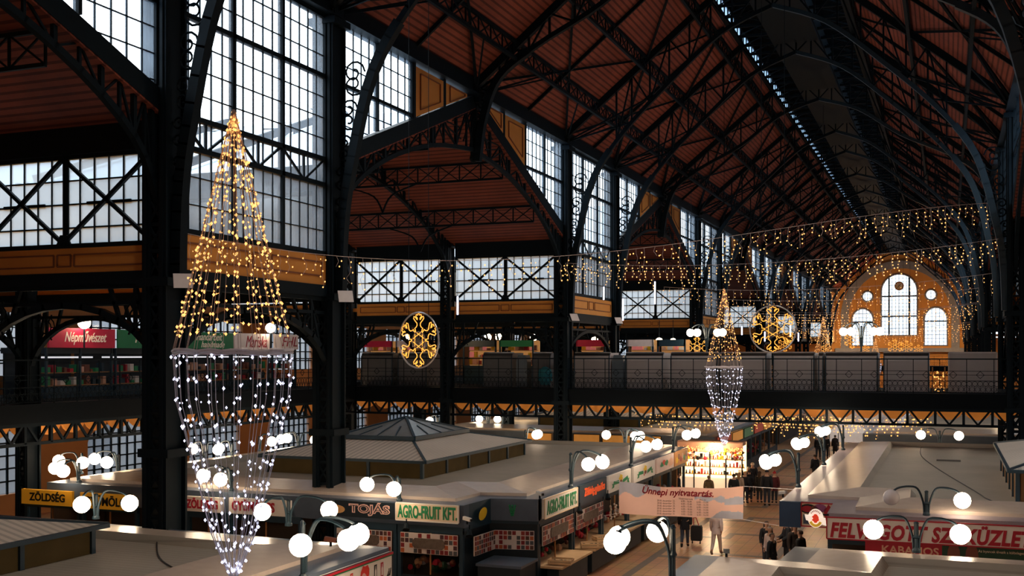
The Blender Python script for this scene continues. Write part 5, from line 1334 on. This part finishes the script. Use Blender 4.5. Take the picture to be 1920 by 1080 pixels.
# ---------------------------------------------------------------- small things
def crate(c, yaw, label, sx=.75, sy=.5):
    t = thing('wooden_crate', c, label, 'crate'); ax = V((math.cos(yaw), math.sin(yaw), 0)); ay = V((-math.sin(yaw), math.cos(yaw), 0)); c = V(c)
    P = lambda a, b, z: c+ax*a*sx/2+ay*b*sy/2+V((0, 0, z))
    mb = MB()
    for i in range(5): b = -.8+.4*i; mb.bar(P(-1, b, .02), P(1, b, .02), .08, .02)
    mb.build('base_slats', WOODL, t)
    mb = MB()
    for z in (.06, .14):
        for a, b in ((P(-1, -1, z), P(1, -1, z)), (P(1, -1, z), P(1, 1, z)), (P(1, 1, z), P(-1, 1, z)), (P(-1, 1, z), P(-1, -1, z))): mb.bar(a, b, .02, .06)
    mb.build('side_slats', WOODL, t)
    mb = MB(); rr = random.Random(int(c.y*10))
    for k in range(24): mb.ball(P(rr.uniform(-.85, .85), rr.uniform(-.8, .8), .07), rr.uniform(.04, .06), 6, 4)
    mb.build('produce', mat('dark produce', (.12, .09, .05), .6), t)['kind'] = 'stuff'
for i, (y, l) in enumerate(((33.6, 'shallow wooden crate of dark produce on the counter nearest the notched corner'), (36.9, 'tilted wooden crate jutting over the aisle below the orange lettered sign'), (38.4, 'second wooden crate on the counter below the orange lettered sign'))):
    crate((-11.62, y, .93), .1+.3*i, l)
for i in range(5):
    y = 40.5+i*.62; x = -12.0; t = thing('garlic_braid', (x, y, 1.5), '%s hanging garlic braid in the open stall left of the banner' % ORD[i], 'garlic', 'garlic braids at the open stall')
    mb = MB(); rr = random.Random(i)
    for k in range(9): mb.ball((x+rr.uniform(-.03, .05), y+(.04 if k % 2 else -.04), 1.42+.06*k), .045, 6, 5)
    mb.build('bulb_string', mat('garlic skin', (.62, .50, .42), .6), t); mb = MB(); mb.cyl((x, y, 1.9), (x, y, 2.25), .008, 4); mb.build('cord', WOODL, t)
def camera_box(c, label, m_=GREYT, yaw=0.0):
    t = thing('security_camera', c, label, 'camera'); x, y, z = c
    mb = MB(); mb.bar((x-.14*math.cos(yaw), y-.14*math.sin(yaw), z+.1), (x+.14*math.cos(yaw), y+.14*math.sin(yaw), z+.06), .1, .1); mb.build('housing', m_, t)
    mb = MB(); mb.cyl((x, y, z-.08), (x, y, z+.05), .03, 6); mb.build('bracket', IRON, t); mb = MB(); mb.cyl((x+.14*math.cos(yaw), y+.14*math.sin(yaw), z+.06), (x+.17*math.cos(yaw), y+.17*math.sin(yaw), z+.055), .04, 8); mb.build('lens', BLACK, t)
camera_box(gy(876, 978, 30.25), 'white security camera at the right end of the cream sign', WHITE, -.3); camera_box(gz(1012, 930, 3.2), 'grey security camera on the roof corner above the narrow green capitals', GREYT, -.5)
camera_box(gz(1468, 928, 3.25), 'grey security camera on the corner of the right stall block', GREYT, 2.6); camera_box(gz(1362, 1040, 3.25), 'dark security camera at the tip of the near right roof', IRONG, 1.9); camera_box(gz(620, 1018, 3.35), 'small brown camera lying on the nearest left roof', BROWN, .2)
for (p, l) in ((gy(762, 985, 30.2), 'small dark spotlight under the fascia between TOJÁS and the cream sign'), (gy(880, 997, 30.2), 'dark spotlight under the fascia at the notched corner'), ((-11.9, 36.4, 2.35), 'dark spotlight between the two tiled aisle stalls'), ((-11.9, 39.8, 2.4), 'dark spotlight at the end of the orange lettered sign')):
    t = thing('spotlight', p, l, 'spotlight'); x, y, z = p; mb = MB(); mb.tube([(x, y, z+.05), (x+.05, y-.12, z-.12)], [.06, .11], 8); mb.build('head', IRON, t); mb = MB(); mb.cyl((x, y, z), (x, y, z+.2), .02, 5); mb.build('bracket', IRON, t)
def cable(pts, label, r=.018, m_=BLACK, name='roof_cable'):
    mb = MB(); mb.tube(bez(pts, 5), r, 5); tag(mb.build(name, m_), label, 'cable')
cable([gz(295, 1000, 3.25), gz(296, 1040, 3.22), gz(320, 1062, 3.22), gz(345, 1068, 3.22), gz(400, 1070, 3.22), gz(440, 1066, 3.22)], 'thin dark cable trailing over the nearest left stall roof below the column')
cable([gz(1727, 838, 3.22), gz(1728, 855, 3.22), gz(1760, 880, 3.22), gz(1830, 922, 3.22), gz(1850, 935, 3.22), gz(1890, 950, 3.22)], 'thin dark cable wandering over the right stall roof')  # crack line of the deck, modelled as a thin raised cable
mb = MB(); a = gz(1756, 862, 3.22); mb.box((a[0], a[1]-.35, 3.2), (a[0]+.95, a[1], 3.25)); tag(mb.build('roof_vent', mat('dark vent', (.10, .09, .08), .6)), 'small dark rectangular vent on the right stall roof', 'vent')
# ---------------------------------------------------------------- people
def person(loc, yaw, label, coat=(.02,.02,.025), legs=(.03,.035,.05), hair=(.03,.02,.015), pose='stand', h=1.72, hem=.80, hat=None, arm=(0, 0), extra=None, hood=False, shoes=(.02,.02,.02), step=.22, longhair=False, lean=0.0):
    """one skinned body facing +y before yaw; coat, trousers, shoes and hair are children cut from it"""
    k = h/1.75; jn = {}; ed = []
    def J(n, p, r, par=None):
        jn[n] = (V(p)*k, (r[0]*k, r[1]*k) if isinstance(r, tuple) else (r*k, r*k), par)
    sit = pose == 'sit'; wk = step if pose == 'walk' else 0.0; b = .48 if sit else 0.0
    J('pelvis', (0, 0, .96-b), (.15, .115)); J('waist', (0, .01+lean*.1, 1.10-b), (.135, .105), 'pelvis'); J('chest', (0, .01+lean*.3, 1.28-b), (.165, .115), 'waist'); J('upper', (0, -.005+lean*.42, 1.41-b), (.13, .09), 'chest')
    J('neck', (0, .0+lean*.5, 1.50-b), .056, 'upper'); J('jaw', (0, .025+lean*.55, 1.575-b), (.078, .088), 'neck'); J('head', (0, .015+lean*.6, 1.655-b), (.096, .115), 'jaw'); J('crown', (0, .005+lean*.62, 1.73-b), (.07, .088), 'head')
    for s, nm in ((-1, 'L'), (1, 'R')):
        f = wk*s; sw = -wk*s*.8
        if sit: J('hip'+nm, (s*.09, .03, .93-b), .095, 'pelvis'); J('knee'+nm, (s*.12, .42, .50), .07, 'hip'+nm); J('ankle'+nm, (s*.12, .40, .09), .045, 'knee'+nm); J('toe'+nm, (s*.13, .56, .04), .04, 'ankle'+nm)
        else:
            J('hip'+nm, (s*.088, f*.15, .90), .098, 'pelvis'); J('knee'+nm, (s*.095, f*.75+(.06 if f < 0 else .02), .50), .066, 'hip'+nm)
            lift = .08 if f < -.05 else 0; J('ankle'+nm, (s*.1, f*1.35-(.05 if f < 0 else 0), .085+lift), .046, 'knee'+nm); J('toe'+nm, (s*.115, f*1.35+.15-(.05 if f < 0 else 0), .038+lift*.2), .040, 'ankle'+nm)
        a = arm[0 if s < 0 else 1]
        y0 = lean*.4
        J('shoulder'+nm, (s*.175, -.005+y0, 1.40-b), .066, 'upper'); el = (s*(.225+.03*a), sw*.5-.02+.10*a+y0, 1.12-b+.04*a); J('elbow'+nm, el, .048, 'shoulder'+nm)
        wr = (s*(.235-.06*a), sw+.05+.26*a+y0, .88-b+.20*a); J('wrist'+nm, wr, .033, 'elbow'+nm)
        dv = (V(wr)-V(el)).normalized(); hp = V(wr)+dv*.075; J('palm'+nm, tuple(hp), (.040, .020), 'wrist'+nm)
    names = list(jn); me = bpy.data.meshes.new('t'); me.from_pydata([jn[n][0] for n in names], [(names.index(jn[n][2]), i) for i, n in enumerate(names) if jn[n][2]], [])
    ob = bpy.data.objects.new('t', me); COL.objects.link(ob); md = ob.modifiers.new('s', 'SKIN'); md.branch_smoothing = .3; md.use_smooth_shade = True
    for i, n in enumerate(names):
        sv = me.skin_vertices[0].data[i]; sv.radius = jn[n][1]; sv.use_root = (i == 0)
    ob.modifiers.new('u', 'SUBSURF').levels = 1; ob.modifiers['u'].render_levels = 1
    dg = bpy.context.evaluated_depsgraph_get(); m2 = bpy.data.meshes.new_from_object(ob.evaluated_get(dg))
    vs = [V(v.co) for v in m2.vertices]; ns = [V(v.normal) for v in m2.vertices]; fs = [tuple(p.vertices) for p in m2.polygons]
    bpy.data.objects.remove(ob); bpy.data.meshes.remove(me); bpy.data.meshes.remove(m2)
    segs = [(n, jn[jn[n][2]][0], jn[n][0]) for n in names if jn[n][2]]
    def near(p):
        best = None
        for n, a, c in segs:
            d = c-a; t = max(0, min(1, (p-a).dot(d)/max(1e-9, d.length_squared))); q = (a+d*t-p).length
            if best is None or q < best[0]: best = (q, n, t)
        return best[1], best[2]
    cls = []
    for p in vs:
        n, t = near(p)
        if n[:4] in ('hip', 'hipL', 'hipR', 'knee'): c = 'leg'
        elif n[:5] in ('ankle',): c = 'leg' if t < .86 else 'shoe'
        elif n[:3] == 'toe': c = 'shoe'
        elif n[:4] in ('palm',): c = 'hand'
        elif n[:5] == 'wrist': c = 'coat' if t < .9 else 'hand'
        elif n in ('neck',): c = 'coat' if t < .45 else 'skin'
        elif n in ('jaw', 'head', 'crown'): c = 'head'
        else: c = 'coat'
        cls.append(c)
    nb = len(vs); hz = jn['head'][0]
    rot = Matrix.Rotation(yaw, 3, 'Z'); L = V(loc)
    t = thing('person', loc, label, 'person')
    W = lambda p: tuple(rot @ V(p)+L)
    mb = MB(); mb.add([W(p) for p in vs], fs)
    for s, nm in ((-1, 'L'), (1, 'R')):                       # five unequal bent fingers rooted in each palm
        wv = jn['wrist'+nm][0]; pv = jn['palm'+nm][0]; d = (pv-wv).normalized(); fwd = V((0, 1, 0)); sd = d.cross(V((s, 0, 0))).normalized()
        if sd.y < 0: sd = -sd
        inn = V((-s, 0, 0))
        for j, ln in enumerate((.068, .078, .072, .056)):
            o = pv+sd*((1.5-j)*.017*k)
            mb.tube([W(o), W(o+d*ln*.45*k+inn*.004), W(o+d*ln*.8*k+inn*.018*k), W(o+d*ln*k+inn*.034*k)], [.0095*k, .009*k, .008*k, .006*k], 5)
        o = wv+d*.035*k+sd*.022*k; mb.tube([W(o), W(o+sd*.03*k+d*.025*k+inn*.01), W(o+sd*.035*k+d*.06*k+inn*.02)], [.011*k, .0095*k, .007*k], 5)
    # nose, brow, ears on the head
    q = V((hz.x, hz.y+.088*k, hz.z-.012*k)); mb.ball(W(q+V((0, .012*k, -.012*k))), .016*k, 6, 5, (.8, 1, 1.4))
    for s in (-1, 1): mb.ball(W((hz.x+s*.08*k, hz.y-.005*k, hz.z-.01*k)), .024*k, 6, 5, (.5, .8, 1.3))
    mb.build('body', SKIN, t, True)
    me_ = MB()
    for s in (-1, 1): me_.ball(W((hz.x+s*.03*k, hz.y+.086*k, hz.z+.005*k)), .010*k, 6, 4)
    me_.bar(W((hz.x-.022*k, hz.y+.088*k, hz.z-.058*k)), W((hz.x+.022*k, hz.y+.088*k, hz.z-.058*k)), .007*k); me_.build('eyes_and_mouth', BROWN, t)
    def shell(name, want, off, m_, cond=None):
        idx = [i for i, p in enumerate(vs) if cls[i] in want and (cond is None or cond(p))]; st = set(idx); mp = {}
        g = MB(); keep = [f for f in fs if all(i in st for i in f)]
        for f in keep:
            for i in f:
                if i not in mp: mp[i] = len(mp)
        inv = sorted(mp, key=lambda i: mp[i]); g.add([W(vs[i]+ns[i]*off*k) for i in inv], [tuple(mp[i] for i in f) for f in keep])
        return g
    cm = lambda nm_, c: mat('cloth %s %.2f %.2f %.2f' % (nm_, *c), c, .8, noise=.25, scale=8)
    g = shell('trousers', ('leg', 'coat'), .012, None, lambda p: p.z < 1.06*k-b*k); g.build('trousers', cm('trousers', legs), t, True)
    g = shell('coat', ('coat',), .026, None, lambda p: True)
    hm = hem-b*.6                                            # skirt of the coat down to the hem
    if not sit:
        n = 14; prof = [(1.05, .172, .138), (.95, .182, .15), ((.95+hm)/2, .19, .158), (hm, .196, .165)]
        base = len(g.v)
        for z, rx, ry in prof:
            for i in range(n): a = 2*math.pi*i/n; g.v.append(W((rx*k*math.cos(a), ry*k*math.sin(a)+.005, z*k)))
        for r_ in range(len(prof)-1):
            for i in range(n): j = (i+1) % n; g.f.append((base+r_*n+i, base+r_*n+j, base+(r_+1)*n+j, base+(r_+1)*n+i)); g.m.append(0)
    if hood:
        for i in range(10):
            a = math.pi*(1+i/9); g.ball(W((.105*k*math.cos(a), -.03*k+.085*k*math.sin(a), 1.475*k-b*k)), .045*k, 6, 5)
    g.build('coat', cm('coat', coat), t, True)
    g = shell('shoes', ('shoe',), .010, None); g.build('shoes', cm('shoes', shoes), t, True)
    hc = hat or hair
    top = hz.z+.012*k
    g = shell('hair', ('head',), .016 if not hat else .024, None, lambda p: (p.z > top-.0*k if p.y > hz.y+.03*k else p.z > hz.z-(.075 if not hat else .015)*k))
    if longhair: g.tube([W((0, hz.y-.05*k, hz.z)), W((0, hz.y-.085*k, hz.z-.12*k)), W((0, hz.y-.10*k, hz.z-.30*k))], [.085*k, .095*k, .05*k], 8)
    if hat: g.ball(W((0, hz.y-.005, hz.z+.115*k)), .03*k, 6, 5)
    g.build('hat' if hat else 'hair', cm('hat' if hat else 'hair', hc), t, True)
    return t
DK = (.012, .013, .018); JEAN = (.05, .065, .10)
AWAY = 0.0; TOWARD = math.pi
def pp(u, v): return gz(u, v, 0)
person(pp(1343, 1041), -.1, 'person in white jacket and white trousers walking away below the banner', (.78, .66, .62), (.74, .64, .60), pose='walk', arm=(.0, .25), h=1.76, hem=.82, hair=(.05, .03, .02), shoes=(.3, .22, .18), step=.2)
person(pp(1284, 1027), .15, 'person in dark coat and jeans pulling a suitcase below the banner', DK, JEAN, pose='walk', h=1.78, hem=.72, step=.16, arm=(0, .1))
su = pp(1306, 1019); t = thing('suitcase', su, 'dark wheeled suitcase with red handle trim pulled by the person in jeans', 'suitcase'); x, y, z = su
mb = MB(); mb.prism([(x-.2, y-.12, .12), (x+.2, y-.12, .12), (x+.22, y-.12, .2), (x+.22, y-.12, .66), (x+.17, y-.12, .74), (x-.17, y-.12, .74), (x-.22, y-.12, .66), (x-.22, y-.12, .2)][::-1], (0, .26, 0)); mb.build('shell', mat('suitcase cloth', (.02, .02, .022), .6), t)
mb = MB(); mb.path([(x-.12, y, .72), (x-.16, y+.1, 1.02), (x-.04, y+.1, 1.04), (x+.1, y, .72)], .025); mb.build('handle', RED, t)
for k in (-.16, .16): mb = MB(); mb.cyl((x+k-.02, y-.05, .05), (x+k+.02, y-.05, .05), .05, 8); mb.build('wheel', BLACK, t); mb = MB(); mb.bar((x+k, y-.05, .05), (x+k, y-.05, .14), .03); mb.build('wheel_bracket', BLACK, t)
GR = [(1405, 942, .2, 'person in dark coat with pale fur hood at the left of the queue', dict(coat=DK, hood=True, hair=(.03, .02, .02), longhair=False, h=1.70, hem=.6)),
      (1424, 943, -.1, 'person with brown hair and olive dark coat in the middle of the queue', dict(coat=(.03, .026, .02), hair=(.06, .03, .015), longhair=True, h=1.66, hem=.66)),
      (1438, 949, .05, 'person in black jacket and dark cap in front of the queue', dict(coat=(.010, .011, .015), hat=(.015, .015, .02), h=1.84, hem=.85)),
      (1452, 944, .25, 'person in maroon coat with red hat at the right end of the queue', dict(coat=(.10, .015, .02), hat=(.40, .02, .03), h=1.66, hem=.7)),
      (1411, 931, .3, 'taller white haired person at the back of the queue', dict(coat=DK, hair=(.75, .62, .50), h=1.86, hem=.75)),
      (1403, 934, .5, 'shorter white haired person at the back of the queue', dict(coat=DK, hair=(.75, .60, .45), h=1.70, hem=.75)),
      (1376, 952, 0, 'person with short dark hair in black jacket just above the banner edge', dict(coat=(.01, .01, .012), h=1.72)),
      (1386, 946, -.2, 'blond person in cream jacket by the bright Christmas stall', dict(coat=(.45, .32, .24), hair=(.42, .22, .09), longhair=True, h=1.66)),
      (1397, 944, -.3, 'fair haired person in black coat beside the cream jacket', dict(coat=DK, hair=(.55, .34, .18), h=1.68)),
      (1329, 952, 0, 'person in tan hooded coat facing the bright Christmas stall', dict(coat=(.16, .11, .05), hair=(.2, .14, .07), hood=True, h=1.64)),
      (1272, 948, -1.2, 'dark clothed person at the left end of the bright Christmas stall', dict(coat=DK, h=1.68)),
      (1534, 863, 0, 'person in black walking far along the aisle, left of a pair', dict(coat=DK, pose='walk', h=1.80)),
      (1549, 861, .1, 'person in dark clothes far along the aisle, right of a pair', dict(coat=(.02, .018, .018), pose='walk', h=1.78)),
      (1566, 858, .2, 'dark hooded person far along the aisle beside the third right lamp', dict(coat=(.02, .015, .015), hood=True, hem=.5, h=1.70)),
      (1528, 905, .6, 'person half hidden by the right stall roof between two lamps', dict(coat=DK, h=1.70)),
      (1593, 843, .2, 'distant dark person peeking over the right stall roof edge', dict(coat=DK, h=1.70)),
      (1612, 842, -.4, 'distant person in front of the white tent', dict(coat=(.05, .04, .04), h=1.68)),
      (1437, 1062, -2.6, 'person with long dark hair near the meat picture corner', dict(coat=DK, longhair=True, h=1.66)),
      (1444, 1072, 2.6, 'person in pinkish white jacket with grey hat by the near right roof', dict(coat=(.62, .48, .44), hat=(.16, .13, .12), h=1.60)),
      (1447, 1092, -1.9, 'dark haired person in black jacket lowest by the near right roof', dict(coat=(.012, .012, .014), h=1.68)),
      (1476, 1070, 2.0, 'person in dark jacket turned sideways in front of the blue corner', dict(coat=DK, h=1.86, arm=(.8, .8))),
      (1490, 1078, -2.4, 'person with brown hair beside the badge sign', dict(coat=(.03, .02, .016), hair=(.10, .05, .03), longhair=True, h=1.80)),
      (1501, 1092, 1.2, 'person with dark bag closest to the meat stall', dict(coat=(.02, .018, .018), h=1.78, hair=(.06, .03, .02)))]
for u, v, yaw, l, kw in GR: person(pp(u, v), yaw, l, **kw)
# warm backdrop shops added on the cross gallery, light put into their walls
def cross_shop(x0, x1, Y, label, seed, face, letters=None):
    t = thing('gallery_shop', (x0, Y, 5.84), label, 'shop'); rr = random.Random(seed)
    mb = MB(); mb.box((x0, Y+1.1, 5.84), (x1, Y+1.2, 8.6)); mb.build('back_wall', mat('lit ochre shop wall', (.55, .28, .10), .7, emit=.22, ecol=(1, .5, .16)), t)  # wall emits a little, shop light put into its colour
    mb = MB(); mb.box((x0, Y, 8.2), (x1, Y+.1, 8.6)); mb.build('fascia', face, t)
    mb = MB(); mb.box((x0, Y, 5.84), (x1, Y+.5, 7.0)); mb.build('counter', TEAL, t)
    mats = [RED, TAN, WHITE, LEMON, BROWN, mat('lit pink goods', (.7, .2, .18), .6, emit=.3)]
    for k in range(3):
        mb = MB(); mb.box((x0+.05, Y+.75, 7.05+.45*k), (x1-.05, Y+1.05, 7.09+.45*k)); sh = mb.build('shelf', WOOD, t); mb = MB(); x = x0+.1
        while x < x1-.3: w = rr.uniform(.12, .35); mb.mi = rr.randrange(6); mb.box((x, Y+.8, 7.09+.45*k), (x+w, Y+1, 7.09+.45*k+rr.uniform(.12, .38))); x += w+rr.uniform(.02, .15)
        mb.build('goods', mats, sh)['kind'] = 'stuff'
    for x in (x0+.04, x1-.04): mb = MB(); mb.box((x-.05, Y, 5.84), (x+.05, Y+.1, 8.6)); mb.build('post', TEAL, t)
for i, (u0, u1) in enumerate(((680, 735), (742, 800), (868, 930), (936, 1000), (1080, 1135), (1175, 1225), (1232, 1285))):
    cross_shop(gy(u0, 640, 64.2)[0], gy(u1, 640, 64.2)[0], 64.2, '%s warm lit gallery shop behind the iron arches over the footbridge line, from the left' % ORD[i], 80+i, (R_, W_, TEAL, G_)[i % 4])
# ---------------------------------------------------------------- camera, sky and light
def plight(name, loc, energy, col=(1, .68, .38), r=.3):
    d = bpy.data.lights.new(name, 'POINT'); d.energy = energy; d.color = col; d.shadow_soft_size = r
    o = bpy.data.objects.new(name, d); o.location = loc; COL.objects.link(o)
for i, (x_, e_) in enumerate(((-17.8, 1700), (-11.5, 350), (-5, 350), (1.2, 1200))): plight('wall_washer', (x_, YEND-9, 10.5), e_, (1, .66, .34))  # point lights added in mid-air to brighten the end wall, no fixtures
for i, (x_, y_) in enumerate(((-24, 60), (-15, 63), (-27, 70), (-2, 63), (-8, 72), (-20, 92), (3, 75))): plight('gallery_soffit_lamp', (x_, y_, 4.2), 90)  # fill lights added below the galleries, without fixtures
for i, (x_, y_) in enumerate(((-35, 40), (-35, 48), (-35, 56), (-36, 66))): plight('aisle_lamp', (x_, y_, 4.3), 70)  # more added fill, warming the outer aisle under the gallery
for i, y_ in enumerate((16, 30, 44, 58, 74, 92)):           # fill spots added along the ridge to brighten the lower hall, no fixtures
    d = bpy.data.lights.new('ridge_floodlight', 'SPOT'); d.energy = 2300; d.color = (1, .86, .72); d.spot_size = math.radians(125); d.spot_blend = .6; d.shadow_soft_size = .5
    o = bpy.data.objects.new('ridge_floodlight', d); o.location = (XC, y_, 25.7); COL.objects.link(o)
cam = bpy.data.cameras.new('camera'); co = bpy.data.objects.new('camera', cam); COL.objects.link(co)
co.location = (0, 0, HC); co.rotation_euler = (math.pi/2, 0, TH)
cam.sensor_width = 36; cam.lens = 36*FPX/1920; cam.shift_y = 125/1920; cam.clip_end = 600; cam.clip_start = .1
sc.camera = co
w = bpy.data.worlds.new('overcast sky'); sc.world = w; w.use_nodes = True; nt = w.node_tree; bg = nt.nodes['Background']
tc = nt.nodes.new('ShaderNodeTexCoord'); sp = nt.nodes.new('ShaderNodeSeparateXYZ'); rp = nt.nodes.new('ShaderNodeValToRGB')
nt.links.new(tc.outputs['Generated'], sp.inputs[0]); nt.links.new(sp.outputs['Z'], rp.inputs[0]); nt.links.new(rp.outputs[0], bg.inputs[0])
e = rp.color_ramp.elements; e[0].position = 0; e[0].color = (.30, .33, .38, 1); e[1].position = .12; e[1].color = (.88, .95, 1, 1)
plight('gallery_soffit_lamp', (-23, 61.5, 8.6), 60); plight('gallery_soffit_lamp', (-29, 62, 8.6), 60); plight('gallery_soffit_lamp', (-16, 66.5, 8.6), 60)  # fill lights added at gallery level to warm the walls behind the arches
bg.inputs[1].default_value = 4.4
sc.view_settings.view_transform = 'Standard'; sc.view_settings.look = 'None'; sc.view_settings.exposure = 0
sc.cycles.use_denoising = True
sc.cycles.max_bounces = 5; sc.cycles.diffuse_bounces = 3; sc.cycles.glossy_bounces = 2; sc.cycles.transparent_max_bounces = 16; sc.cycles.transmission_bounces = 3
sc.cycles.sample_clamp_indirect = 4
